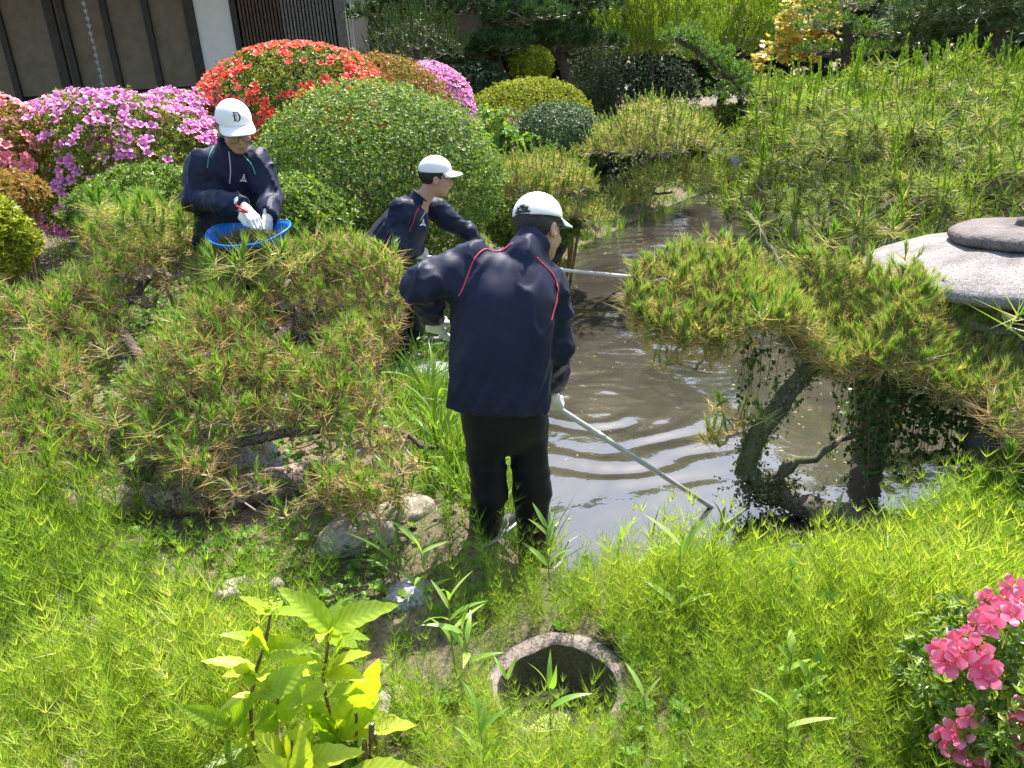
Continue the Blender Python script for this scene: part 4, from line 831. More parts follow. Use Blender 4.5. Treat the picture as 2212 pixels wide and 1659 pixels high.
stone('broad flat stone overgrown by sunlit horsetails beside the hydrangea', sp(185, 1610, .6), (.16, .10, .05), 'stone', .1)
stone('tan stone between hydrangea and stone basin', sp(840, 1490, .5), (.065, .05, .055), 'stone', .7)
stone('small blue-grey stone behind the hydrangea stems', sp(590, 1570, .55), (.07, .05, .04), 'stone_blue', .7)
stone('long flat pale stone in the horsetails beside the pink azalea', sp(1920, 1290, .45), (.20, .10, .07), 'stone', -.1)
stone('white-flecked stone in the horsetails below the lantern', sp(2080, 1235, .4), (.14, .07, .06), 'stone', .1)
stone('pale bank stone at the water edge among sedge', sp(1420, 1175, .2), (.13, .07, .06), 'stone', .1)
stone('pink-brown stone in the grass below the ivy', sp(1760, 1170, .25), (.15, .07, .06), 'stone', .1)
stone('dark wet stone at the pond edge beside the worker\'s shoe', sp(1262, 1185, .05), (.13, .06, .05), 'stone_blue', .1)
stone('whitish boulder under the low pine', sp(510, 975, .6), (.20, .13, .14), 'stone_blue', .3, .25)
stone('flat stepping stone under the stooping worker\'s feet', sp(925, 800, .44), (.26, .16, .09), 'stone_blue', .1, .42)
stone('grey bank stone beside the inlet', (float(spot(1570, 358, 17.1)[0]), 17.1, .3), (.35, .25, .35), 'stone_blue', .1, .4)

# ------------------------------------------------------------------ horsetails, grass and weeds
def horsetail():
    p = []; H = U(.20, .36); lean = np.array([U(-.14, .14), U(-.14, .14), 1]); nw = int(U(5, 9))
    V, F, A = blade(lean, H*1.05, .0030, (0, 0, 0), .25); p.append((V, F, A)); V, F, A = blade(lean, H*1.05, .0030, (0, 0, 0), .3); p.append((V, F, A))
    for i in range(nw):
        z = H*(.14+.84*i/(nw-1)); k = int(U(6, 9)); L = (.105-.06*(i/(nw-1))**1.3)*U(.8, 1.25); el = U(.55, .95)-.28*i/nw
        for j in range(k):
            ph = j*6.283/k+U(-.3, .3); V, F, A = blade(cone_dir(el+U(-.15, .15), ph), L*U(.75, 1.2), .0029, lean*z, U(.0, .9)); p.append((V, F, A))
    return merge(p)
HT = [horsetail() for _ in range(14)]
def clear(x, y, extra=()):
    ok = pond_sd(x, y) > .02
    for (a, b_, r) in STONES+list(extra): ok &= np.hypot(x-a, y-b_) > r
    return ok
EX = [(BAS[0], BAS[1], .235)]
n = 24000; x = U(-2.6, 3.3, n); y = U(.95, 3.75, n)
P3 = np.stack([x, y, 0*x], -1); nz_ = vnoise(P3, .7, 61, 3)
dens = .52+.62*sstep(-.6, .1, x)*1.0+.35*sstep(2.2, 1.6, y)-.55*sstep(2.62, 2.9, y)*sstep(-.2, -.5, x)+.55*nz_*(1-.6*sstep(-.3, .4, x))
dens *= 1-.93*np.exp(-(((x+.0)/.36)**2+((y-2.86)/.30)**2)**2)
lm_ = sstep(-.1, -.5, x)*sstep(1.9, 2.2, y); dens = dens*(1-.12*lm_); dens = np.where((x < -.25)&(y > 3.0), 0, dens)
ok = clear(x, y, EX)&(rng.random(n) < dens*(.62+.38*sstep(2.7, 1.6, y))); x, y = x[ok], y[ok]; z = ground_z(x, y); n = len(x)
pos = np.stack([x, y, z-.01], -1); nz_ = nz_[ok]
mb = MB(); sel = rng.integers(0, len(HT), n); R = frame(np.stack([rng.normal(0, .15, n), rng.normal(0, .15, n), np.ones(n)], -1)); vv = rng.normal(0, .12, n)+.22*nz_-.18*sstep(2.2, 2.9, y)-.22*sstep(-.1, -.5, x)*sstep(1.9, 2.2, y)  # left middle bank coloured darker, standing in for dappled shade
scs = rng.uniform(.5, 1.25, n)*(.85+.4*nz_)*(.5+.5*sstep(.0, .5, pond_sd(x, y))); mid_ = sstep(-.1, .2, x)*sstep(1.7, 1.2, x)*sstep(2.15, 2.5, y); scs = scs*1.12*(1-.58*mid_)*(1-.25*sstep(1.9, 1.4, y)); hd_ = np.exp(-(((x+.5)/.36)**2+((y-1.45)/.3)**2)**2); scs = scs*(1-.6*hd_)
near_b = np.hypot(x-BAS[0], y-BAS[1]-.0) < .42; scs = np.where(near_b&(y < BAS[1]+.1)&(x < BAS[0]-.02), scs*.55, np.where(near_b, scs*.85, scs))
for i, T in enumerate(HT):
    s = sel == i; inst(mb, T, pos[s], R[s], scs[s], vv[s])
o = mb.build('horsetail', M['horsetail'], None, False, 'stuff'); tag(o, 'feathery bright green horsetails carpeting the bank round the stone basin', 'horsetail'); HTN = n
# weeds: small round-leaved plants under the pine and between stones
lw = [rosette(6, .035, .028, (.1, .9), (.1, .8)) for _ in range(5)]
n = 12000; x = U(-4.2, 1.3, n); y = U(1.1, 6.4, n); P3 = np.stack([x, y, 0*x], -1); nz_ = vnoise(P3, .8, 67, 3)
ok = clear(x, y, [(-.05, 2.98, .14), (BAS[0], BAS[1], .26)])&((nz_+.35*rng.normal(size=n)) > np.where(y < 3, -.12, -.2))&~((np.abs(y-3.05) < .14)&(x < -.9)); x, y = x[ok], y[ok]; n = len(x)
pos = np.stack([x, y, ground_z(x, y)+U(.01, .10, n)*np.where(y > 3, 1.3, .6)], -1)
mb = MB(); sel = rng.integers(0, 5, n); R = frame(np.stack([rng.normal(0, .35, n), rng.normal(-.1, .35, n), np.ones(n)], -1))
for i, T in enumerate(lw):
    s = sel == i; inst(mb, T, pos[s], R[s], rng.uniform(.5, 1.35, s.sum()), rng.normal(0, .15, s.sum()))
o = mb.build('ground_weeds', M['weed'], None, False, 'stuff'); tag(o, 'low broad-leaved weeds on the soil under the low spreading pine', 'weeds')
# grass blades along the left bank of the pond and at its near edge
def gblade(L):
    d = np.array([U(-.5, .5), U(-.5, .5), 1.]); V, F, A = blade(d, L, .006, (0, 0, 0), U(.1, .8), U(.1, .5)); return V, F, A
GT = [merge([gblade(U(.14, .32)) for _ in range(9)]) for _ in range(10)]
mb = MB()
n = 3000; x = U(-1.0, .3, n); y = U(3.2, 7.5, n); s_ = pond_sd(x, y); ok = (s_ > -.02)&(s_ < .75)&(rng.random(n) < sstep(.85, .2, s_)); x, y = x[ok], y[ok]
x2 = U(.2, 3.0, 700); y2 = U(2.6, 4.3, 700); s_ = pond_sd(x2, y2); ok = (s_ > -.04)&(s_ < .30); x = np.concatenate([x, x2[ok]]); y = np.concatenate([y, y2[ok]])
x3 = U(.0, 7, 5000); y3 = U(7.0, 18.5, 5000); s_ = pond_sd(x3, y3); ok = (s_ > -.03)&(s_ < 1.6)&(rng.random(5000) < .7); x = np.concatenate([x, x3[ok]]); y = np.concatenate([y, y3[ok]])
x4 = U(-6, .5, 2600); y4 = U(5, 12, 2600); x = np.concatenate([x, x4]); y = np.concatenate([y, y4]); ok = pond_sd(x, y) > -.04; x, y = x[ok], y[ok]
n = len(x); pos = np.stack([x, y, ground_z(x, y)-.01], -1); sel = rng.integers(0, 10, n); R = frame(np.stack([rng.normal(0, .2, n), rng.normal(0, .2, n), np.ones(n)], -1))
tall = np.where((y < 5.2)&(x < .2), 1.35, np.where(y > 9, 1.25, .85))
for i, T in enumerate(GT):
    s = sel == i; inst(mb, T, pos[s], R[s], tall[s]*rng.uniform(.6, 1.25, s.sum()), rng.normal(0, .12, s.sum()))
o = mb.build('bank_grass', M['grass'], None, False, 'stuff'); tag(o, 'long grass growing along the pond banks', 'grass')
# pine litter on the soil below the left pine
n = 3500; x = U(-3, -.5, n); y = U(2.6, 4.2, n); ph = U(0, 6.28, n); pos = np.stack([x, y, ground_z(x, y)+.006], -1)
mb = MB(); inst(mb, (np.array([[0, -.0012, 0], [0, .0012, 0], [.07, 0, .004]]), np.array([[0, 1, 2]]), np.full(3, .8)), pos, np.stack([np.stack([np.cos(ph), np.sin(ph), 0*ph], -1), np.stack([-np.sin(ph), np.cos(ph), 0*ph], -1), np.tile(UPV, (n, 1))], -1), rng.uniform(.7, 1.2, n), rng.normal(0, .15, n))
o = mb.build('needle_litter', M['pine'], None, False, 'stuff'); tag(o, 'fallen brown pine needles on the bare soil', 'litter')

# bits of leaf and weed floating on the pond
n = 900; x = U(-.1, 3.4, n); y = 2.9+9*rng.random(n)**1.5; P3 = np.stack([x, y, 0*x], -1); ok = (pond_sd(x, y) < -.03)&((vnoise(P3, .6, 71, 2)+.25*rng.normal(size=n)) > .0); x, y = x[ok], y[ok]; n = len(x); ph = U(0, 6.28, n)
mb = MB(); inst(mb, quadleaf(.03, .010, .5), np.stack([x, y, 0*x+.006], -1), np.stack([np.stack([np.cos(ph), np.sin(ph), 0*ph], -1), np.stack([-np.sin(ph), np.cos(ph), 0*ph], -1), np.tile(UPV, (n, 1))], -1), rng.uniform(.3, 1.3, n), rng.uniform(0, .5, n))
o = mb.build('pond_debris', M['pine'], None, False, 'stuff'); tag(o, 'scattered leaf bits and needles floating on the pond', 'debris')

# ------------------------------------------------------------------ bamboo grass: every leaf a part
def long_leaf(name, mat, bend, var, ratio=.13, seg=8, twist=.3):
    V, A = [], []
    for i in range(seg+1):
        u = i/seg; wd = ratio*.5*math.sin(math.pi*min(1, u*.94+.06)**.7)**.9*(1 if i < seg else 0); z = bend*(u-u*u*1.25); tw = twist*u
        V += [[u, -wd*math.cos(tw), z+wd*.25-wd*math.sin(tw)*.5], [u, 0, z], [u, wd*math.cos(tw), z+wd*.25+wd*math.sin(tw)*.5]]; A += [var, var-.12, var]
    F = []
    for i in range(seg):
        a = i*3; F += [[a, a+3, a+4], [a, a+4, a+1], [a+1, a+4, a+5], [a+1, a+5, a+2]]
    return MB().add(V, F, A).mesh(name, mat, True)
BL = [long_leaf('leaf', M['bamboo'], U(.05, .5), U(.3, .95), .15, 8, U(-.5, .5)) for _ in range(8)]
BLg = [long_leaf('leaf', M['grass'], U(.4, .9), U(.2, .6), .045, 8, U(-.5, .5)) for _ in range(4)]
def dir_frame(ax, nh):
    x = nrm(ax); z = nh-x*np.dot(nh, x); z = nrm(z); return np.stack([x, np.cross(z, x), z], -1)
def sasa(label, p, h, leaves, size=(.10, .16), lean=(0, 0), Ls=None, low=.35, group=None, name='bamboo_grass', cat='plant'):
    b = np.array([p[0], p[1], gz(*p)]); t = thing(name, label, cat, b, group); top = b+[lean[0], lean[1], h]; mb = MB(); P = smooth_path([b-[0, 0, .02], b*.5+top*.5+[U(-.01, .01), 0, 0], top], 8); V, F = tubev(P, np.linspace(.0028, .0016, 8), 5); mb.add(V, F); mb.build('stem', M['stem_green'], t)
    for i in range(leaves):
        u = low+(1-low)*(i+.5)/leaves; q = P[0]+(P[-1]-P[0])*min(u, .99); q = P[min(7, int(u*7.99))]
        a = i*2.5+U(-.5, .5); el = U(.25, 1.1)+.4*(u-.5); d = np.array([math.cos(a)*math.cos(el), math.sin(a)*math.cos(el)*.7, math.sin(el)])
        place(random.choice(Ls or BL), 'leaf', t, q, dir_frame(d, np.array([U(-.4, .4), U(-.6, .2), 1.])), U(*size))
    return t
for lab, pxy, z, h, nl, kw in [
    ('bamboo grass with tall pale leaf in front of the worker\'s left shoe', (925, 1330), .42, .34, 7, {}),
    ('bamboo grass clump with dark stems close beside the stone basin', (985, 1445), .46, .30, 9, {}),
    ('second bamboo grass stem beside the dark-stemmed clump', (1010, 1470), .46, .22, 6, {}),
    ('bamboo grass with upright leaves in front of the worker\'s right shoe', (1190, 1300), .36, .28, 7, dict(size=(.10, .15))),
    ('tall bamboo grass with one broad silvery leaf in the open horsetails', (1465, 1400), .42, .40, 7, {}),
    ('short bamboo shoot standing over the basin rim on its mossy side', (1103, 1560), .55, .24, 2, dict(size=(.07, .09), low=.85)),
    ('bamboo shoot with leaning leaf in front of the basin opening', (1195, 1600), .55, .26, 4, dict(size=(.10, .13), low=.7)),
    ('bamboo grass with cream leaves between hydrangea and basin', (1045, 1670), .55, .24, 7, dict(size=(.09, .13))),
    ('single bamboo leaf shoot in the horsetails past the basin', (1390, 1570), .5, .16, 2, dict(size=(.08, .11), low=.7)),
    ('dark bamboo grass at the water edge under the pole tip', (1560, 1130), .12, .30, 8, dict(size=(.11, .17))),
    ('bamboo grass beside the mossy pine trunk', (1620, 1110), .12, .26, 5, dict(size=(.10, .14))),
    ('bamboo grass spear in the horsetails near the pink azalea', (1690, 1640), .5, .22, 3, dict(size=(.09, .13), low=.6)),
    ('narrow bamboo grass next to the fern by the lantern legs', (1800, 1130), .2, .28, 4, dict(size=(.12, .18))),
    ('small bamboo grass between the basin and the long flat stone', (1340, 1290), .36, .20, 4, dict(size=(.09, .13))),
    ('lone bamboo leaf rising among horsetails beside the broad flat stone', (5, 1640), .62, .14, 2, dict(size=(.10, .14), low=.7)),
    ('young bamboo sprout behind the low pine near the yellow-green shrub', (120, 540), .72, .38, 3, dict(size=(.08, .11), low=.8)),
    ('arching sedge in front of the hydrangea stones', (640, 1420), .52, .14, 4, dict(Ls=BLg, size=(.22, .32), low=.2, name='sedge')),
    ('arching sedge clump at the worker\'s heel', (860, 1250), .42, .10, 7, dict(Ls=BLg, size=(.22, .38), low=.2, name='sedge')),
    ('sedge clump on the bank stone by the water', (1420, 1180), .2, .10, 9, dict(Ls=BLg, size=(.2, .34), low=.2, name='sedge')),
    ('tall rushes beside the standing worker\'s hip on the bank', (950, 1010), .4, .14, 10, dict(Ls=BLg, size=(.35, .6), low=.1, name='sedge')),
    ('tall rushes between the two workers on the bank', (930, 900), .42, .14, 10, dict(Ls=BLg, size=(.35, .6), low=.1, name='sedge'))]:
    q = spotz(*pxy, z); sasa(lab, (q[0], q[1]), h, nl, **kw)
# upright leafy weeds in the sunny horsetails
WL = [long_leaf('leaf', M['weed'], U(.1, .4), U(.5, 1), .38, 6, 0) for _ in range(4)]
for i, (px, py, lab) in enumerate([(1700, 1340, 'upright leafy weed with lime leaves beside the long flat stone'), (1770, 1400, 'leafy weed with pale broad leaves in the open horsetails'), (1700, 1545, 'small leafy weed in the horsetail hollow'), (1745, 1560, 'yellowish leafy weed near the pink azalea'), (2090, 1120, 'broad-leaved weed at the foot of the lantern')]):
    q = spotz(px, py, .45); sasa(lab, (q[0], q[1]), U(.18, .26), 9, (.05, .08), (0, 0), WL, .3, None, 'leafy_weed', 'weed')
# ferns below the lantern
FL = long_leaf('leaflet', M['weed'], .15, .45, .28, 4, 0)
for i, (px, py, lab) in enumerate([(2110, 1095, 'fern frond in front of the lantern leg'), (1960, 1100, 'fern with arching fronds under the ivy'), (2190, 1130, 'bright fern beside the lantern\'s foot')]):
    q = spotz(px, py, .3); b = np.array([q[0], q[1], gz(q[0], q[1])]); t = thing('fern', lab, 'fern', b)
    for k in range(5):
        a = U(0, 6.28); P = smooth_path([b, b+[math.cos(a)*.08, math.sin(a)*.08, .14], b+[math.cos(a)*.24, math.sin(a)*.20, .17]], 12)
        V, F = tubev(P, .0015, 4); fr = MB().add(V, F).build('frond', M['stem_green'], t); tn = nrm(np.gradient(P, axis=0))
        mb = MB(); FV = np.array([v.co[:] for v in FL.vertices]); FF = np.array([list(f.vertices) for f in FL.polygons])
        for j in range(2, 12):
            for sg in (-1, 1):
                s = nrm(np.cross(tn[j], UPV))*sg; Rm = dir_frame(s+.35*tn[j], UPV); mb.add((FV*(.075*(1-.06*j)))@Rm.T+P[j], FF, .45+U(-.15, .3))
        mb.build('leaflets', M['weed'], fr, False, 'stuff')

# ------------------------------------------------------------------ hydrangea in the foreground
def hyd_leaf(var, bend, cup):
    seg = 12; V, A = [], []
    for i in range(seg+1):
        u = i/seg; wd = .175*math.sin(math.pi*u**.82)**.85 if 0 < i < seg else 0.0; z = -bend*u*u
        ser = .016 if i % 2 else -.006
        for k, f in enumerate((-1, -.5, 0, .5, 1)):
            ww = wd*f+(ser*f if abs(f) == 1 and 0 < i < seg else 0); rid = .012*math.sin(u*seg*math.pi)*abs(f) if 0 < i < seg else 0
            V.append([u-(.03*abs(f) if 0 < i < seg else 0), ww, z+cup*abs(f)**1.2*wd+rid]); A.append(var+(-.08 if f == 0 else .03*math.cos(i*3)))
    F = [[i*5+k, (i+1)*5+k, (i+1)*5+k+1, i*5+k+1] for i in range(seg) for k in range(4)]
    return MB().add(V, F, A).mesh('leaf', M['hydrangea'], True)
HL = [hyd_leaf(v, b_, c_) for v, b_, c_ in [(.3, .10, .35), (.5, .18, .45), (.62, .05, .3), (.75, .25, .5), (.45, .3, .25), (.85, .12, .4)]]
HLp = hyd_leaf(.98, .2, .3)
HYY = 1.62
hb = spot(565, 1680, HYY); hb[2] = gz(hb[0], hb[1])
hy = thing('hydrangea', 'bright yellow-green hydrangea with serrated leaves and cut stems among horsetails', 'hydrangea', hb)
def stem(pts, r0=.006, r1=.004, mat='stem_brown', n=18):
    Pw = [spot(a, b_, Yv) for a, b_, Yv in pts]; Pw[0] = np.array([Pw[0][0], Pw[0][1], gz(Pw[0][0], Pw[0][1])-.02]); P = smooth_path(Pw, n); V, F = tubev(P, np.linspace(r0, r1, n), 7, True, .05); MB().add(V, F).build('stem', M[mat], hy, True)
stem([(600, 1720, 1.62), (567, 1659, 1.62), (547, 1594, 1.62), (542, 1532, 1.62), (550, 1459, 1.62), (572, 1392, 1.63), (585, 1325, 1.64)])
stem([(760, 1700, 1.70), (745, 1610, 1.70), (711, 1530, 1.70), (698, 1460, 1.70), (705, 1420, 1.70), (712, 1360, 1.71)])
stem([(620, 1720, 1.58), (612, 1650, 1.58), (602, 1570, 1.66), (600, 1490, 1.68)], .005, .003)
stem([(640, 1750, 1.52), (635, 1680, 1.52), (630, 1600, 1.55)], .005, .003)
LV = [ # base px, tip px, base depth, tip depth, mesh, upness
    ((585, 1325), (523, 1288), 1.64, 1.60, 2, 1), ((585, 1325), (652, 1318), 1.64, 1.60, 1, .6), ((585, 1322), (611, 1294), 1.64, 1.70, 0, 1), ((583, 1325), (556, 1322), 1.64, 1.58, 2, 1),
    ((572, 1392), (486, 1360), 1.63, 1.60, 1, .8), ((572, 1394), (512, 1368), 1.63, 1.54, 3, .7), ((570, 1400), (655, 1398), 1.63, 1.55, 1, .5), ((572, 1395), (692, 1400), 1.63, 1.75, 0, .6), ((568, 1405), (550, 1370), 1.63, 1.52, 0, .4),
    ((556, 1450), (445, 1418), 1.62, 1.60, 5, 1), ((556, 1455), (505, 1443), 1.62, 1.54, 3, .7), ((552, 1460), (570, 1432), 1.62, 1.52, 3, .5), ((556, 1455), (540, 1470), 1.62, 1.50, 0, .4),
    ((550, 1500), (478, 1517), 1.62, 1.56, 3, .6), ((548, 1502), (622, 1448), 1.62, 1.66, 'p', .5), ((552, 1500), (672, 1445), 1.62, 1.60, 4, .4), ((500, 1560), (478, 1495), 1.62, 1.66, 0, .4), ((504, 1560), (545, 1500), 1.62, 1.58, 0, .3),
    ((498, 1565), (392, 1528), 1.62, 1.58, 0, .5), ((545, 1570), (585, 1535), 1.62, 1.56, 0, .7), ((545, 1572), (488, 1565), 1.62, 1.52, 4, .4), ((550, 1600), (512, 1608), 1.62, 1.54, 5, 1), ((550, 1600), (447, 1652), 1.62, 1.52, 0, .3),
    ((712, 1362), (625, 1272), 1.71, 1.66, 1, .6), ((712, 1362), (833, 1298), 1.71, 1.66, 1, .5), ((712, 1362), (735, 1294), 1.71, 1.76, 0, .3), ((712, 1368), (686, 1362), 1.71, 1.62, 3, .6), ((712, 1368), (802, 1372), 1.71, 1.80, 0, .5), ((716, 1366), (742, 1376), 1.71, 1.60, 4, .6),
    ((698, 1452), (612, 1418), 1.70, 1.66, 5, 1), ((700, 1452), (787, 1400), 1.70, 1.66, 5, 1), ((700, 1450), (742, 1378), 1.70, 1.62, 2, .5), ((700, 1455), (674, 1428), 1.70, 1.60, 3, .6), ((702, 1458), (772, 1447), 1.70, 1.62, 3, .7), ((702, 1458), (660, 1400), 1.70, 1.76, 0, .5),
    ((704, 1475), (634, 1520), 1.70, 1.60, 3, .7), ((600, 1500), (570, 1470), 1.66, 1.60, 1, .7), ((708, 1500), (772, 1485), 1.70, 1.64, 1, .5), ((724, 1585), (816, 1440), 1.70, 1.66, 2, .2), ((722, 1590), (655, 1520), 1.70, 1.64, 0, .3), ((724, 1588), (795, 1535), 1.70, 1.62, 1, .5), ((724, 1590), (880, 1552), 1.70, 1.64, 5, 1),
    ((714, 1560), (680, 1530), 1.70, 1.60, 0, .3), ((712, 1565), (735, 1500), 1.70, 1.74, 0, .3), ((602, 1560), (580, 1525), 1.64, 1.58, 0, .5), ((602, 1558), (642, 1505), 1.64, 1.60, 4, .5), ((604, 1565), (560, 1570), 1.64, 1.58, 1, .5),
    ((615, 1660), (575, 1580), 1.56, 1.50, 5, .6), ((618, 1655), (640, 1570), 1.56, 1.52, 3, .5), ((635, 1665), (672, 1560), 1.54, 1.58, 2, .4), ((640, 1660), (752, 1612), 1.54, 1.50, 3, .6), ((630, 1690), (500, 1668), 1.50, 1.46, 5, .6), ((640, 1690), (660, 1600), 1.50, 1.48, 3, .5), ((640, 1700), (590, 1640), 1.50, 1.44, 3, .5), ((745, 1650), (700, 1590), 1.68, 1.62, 0, .4), ((750, 1650), (810, 1640), 1.68, 1.62, 0, .5), ((745, 1640), (720, 1610), 1.68, 1.60, 0, .4), ((640, 1690), (720, 1668), 1.5, 1.46, 3, .6), ((745, 1680), (905, 1662), 1.55, 1.50, 2, .8)]
for bpx, tpx, Yb, Yt, k, upn in LV:
    a, c = spot(*bpx, Yb), spot(*tpx, Yt); d = c-a; Ln = np.linalg.norm(d)*1.05; nh = nrm(np.array([U(-.6, .6), -.9*(1-upn)+U(-.25, .25), .35+.65*upn]))
    place(HLp if k == 'p' else HL[k], 'leaf', hy, a, dir_frame(d, nh), Ln)
mb = MB(); c = spot(585, 1318, 1.64); k = 60; inst(mb, rosette(5, .006, .006, (.2, 1), (.5, .9)), c+rng.normal(0, 1, (k, 3))*[.012, .012, .004]+[0, 0, .012], frame(np.tile(UPV, (k, 1))), 1.0); mb.build('flower_bud', M['hydrangea'], hy, False)
for j, (pts, r) in enumerate([([(795, 1700, 1.60), (787, 1610, 1.60), (788, 1605, 1.60)], .0075), ([(803, 1700, 1.62), (803, 1620, 1.62), (803, 1563, 1.62)], .008), ([(812, 1700, 1.62), (812, 1600, 1.62), (810, 1585, 1.62)], .005), ([(772, 1690, 1.66), (770, 1560, 1.66), (768, 1540, 1.66)], .004)]):
    Pw = np.array([spot(*q_) for q_ in pts]); Pw[0, 2] = gz(Pw[0, 0], Pw[0, 1])-.02; V, F = tubev(smooth_path(Pw, 6), r, 8, True, .04); s_ = MB().add(V, F).build('cut_stem', M['stem_brown'], hy)
    V, F = tubev([Pw[-1], Pw[-1]+[0, 0, .003]], r*.9, 8); MB().add(V, F).build('cut_face', M['stem_cut'], s_)

# ------------------------------------------------------------------ rose azalea at the right edge of the foreground
ac = np.array(spot(2205, 1520, 1.55)); R_fg = [rosette(6, .034, .012, (.2, 1.1), (.1, .9)) for _ in range(6)]
az, c, r, sd_ = bush('rose_azalea_bush', 'rose-pink azalea bush with large flowers and glossy leaves among the horsetails', 'azalea', ac, (.27, .30, .27), 2600, R_fg, 'azalea_fg', .95, .10, -.95, 7, None, .5, .3, .5)
FF_ = [flower_mesh('flower', M['petal_fg'], .031, True) for _ in range(5)]
for px, py, Y in [(2190, 1268, 1.62), (2208, 1290, 1.55), (2170, 1292, 1.6), (2150, 1305, 1.55), (2128, 1300, 1.55), (2165, 1320, 1.5), (2122, 1325, 1.5), (2110, 1345, 1.5), (2085, 1375, 1.48), (2060, 1385, 1.46), (2040, 1412, 1.45), (2025, 1400, 1.45), (2075, 1410, 1.42), (2050, 1428, 1.42), (2110, 1400, 1.42), (2125, 1432, 1.4), (2118, 1455, 1.4), (2135, 1460, 1.38), (2205, 1300, 1.5), (2210, 1530, 1.32), (2200, 1565, 1.32), (2095, 1545, 1.36), (2070, 1580, 1.36), (2065, 1610, 1.36), (2090, 1625, 1.35), (2040, 1590, 1.38), (2110, 1650, 1.33), (2212, 1610, 1.3), (2140, 1345, 1.45), (2185, 1330, 1.45)]:
    p = spot(px, py, Y+.06); place(random.choice(FF_), 'flower', az, p, frame(nrm(np.array([[-.4+U(-.5, .5), -.7+U(-.4, .3), .55+U(-.3, .3)]])))[0], U(.85, 1.2))

# ------------------------------------------------------------------ people: smooth distance fields meshed once
def surface_nets(D, lo, h):
    nx, ny, nz = D.shape; s = D < 0
    c = [D[i:nx-1+i, j:ny-1+j, k:nz-1+k] for i in (0, 1) for j in (0, 1) for k in (0, 1)]
    cs = np.stack([q < 0 for q in c]); act = cs.any(0)&~cs.all(0); idx = np.full(act.shape, -1); I = np.argwhere(act); idx[act] = np.arange(len(I))
    cv = np.stack([q[act] for q in c], 1); offs = np.array([(i, j, k) for i in (0, 1) for j in (0, 1) for k in (0, 1)], float)
    acc = np.zeros((len(I), 3)); cnt = np.zeros(len(I))
    for a in range(8):
        for b_ in range(a+1, 8):
            if np.abs(offs[a]-offs[b_]).sum() != 1: continue
            va, vb = cv[:, a], cv[:, b_]; x = (va < 0) != (vb < 0); t = np.where(x, va/(va-vb+1e-12), 0)
            acc += np.where(x[:, None], offs[a]+(offs[b_]-offs[a])*t[:, None], 0); cnt += x
    V = lo+h*(I+acc/cnt[:, None]); Q = []
    for ax in range(3):
        o1, o2 = [(1, 2), (2, 0), (0, 1)][ax]; sl = [slice(None)]*3; sl2 = [slice(None)]*3; sl[ax] = slice(0, -1); sl2[ax] = slice(1, None)
        A, B = s[tuple(sl)], s[tuple(sl2)]; E_ = np.argwhere(A != B); fl = A[tuple(E_.T)]
        ok = (E_[:, o1] > 0)&(E_[:, o2] > 0)&(E_[:, o1] < idx.shape[o1])&(E_[:, o2] < idx.shape[o2]); E_, fl = E_[ok], fl[ok]
        d1 = np.zeros(3, int); d1[o1] = 1; d2 = np.zeros(3, int); d2[o2] = 1
        g_ = lambda e: idx[tuple(e.T)]
        q = np.stack([g_(E_-d1-d2), g_(E_-d2), g_(E_), g_(E_-d1)], 1); q[~fl] = q[~fl][:, ::-1]; Q.append(q[(q >= 0).all(1)])
    return V, np.concatenate(Q)
def sdf_mesh(fn, lo, hi, h):
    """dense grid, but the field is only evaluated in blocks near the surface"""
    lo, hi = np.array(lo, float), np.array(hi, float); n = np.ceil((hi-lo)/h).astype(int)+1; Bk = 8; nb_ = (n+Bk-1)//Bk; n = nb_*Bk
    I = np.stack(np.meshgrid(*[np.arange(k) for k in nb_], indexing='ij'), -1).reshape(-1, 3); cen = lo+h*(I*Bk+(Bk-1)/2); dc = fn(cen); reach = h*Bk*.87*1.9+.012
    D = np.repeat(np.repeat(np.repeat(np.where(dc < 0, -1., 1.).reshape(nb_), Bk, 0), Bk, 1), Bk, 2); near = np.where(np.abs(dc) < reach)[0]
    off = np.stack(np.meshgrid(*[np.arange(Bk)]*3, indexing='ij'), -1).reshape(-1, 3)
    for k in range(0, len(near), 200):
        J_ = I[near[k:k+200], None]*Bk+off[None]; J_ = J_.reshape(-1, 3); D[J_[:, 0], J_[:, 1], J_[:, 2]] = fn(lo+h*J_)
    return surface_nets(D, lo, h)
def smin(a, b_, k): q = np.clip(.5+.5*(b_-a)/k, 0, 1); return b_*(1-q)+a*q-k*q*(1-q)
def caps(P, a, b_, ra, rb):
    a, b_ = np.asarray(a, float), np.asarray(b_, float); ba = b_-a; t = np.clip((P-a)@ba/(ba@ba+1e-12), 0, 1); return np.linalg.norm(P-a-t[:, None]*ba, axis=1)-(ra+(rb-ra)*t)
def elip(P, c, r): q = (P-c)/r; k0 = np.linalg.norm(q, axis=1); k1 = np.linalg.norm(q/r, axis=1)+1e-9; return k0*(k0-1)/k1
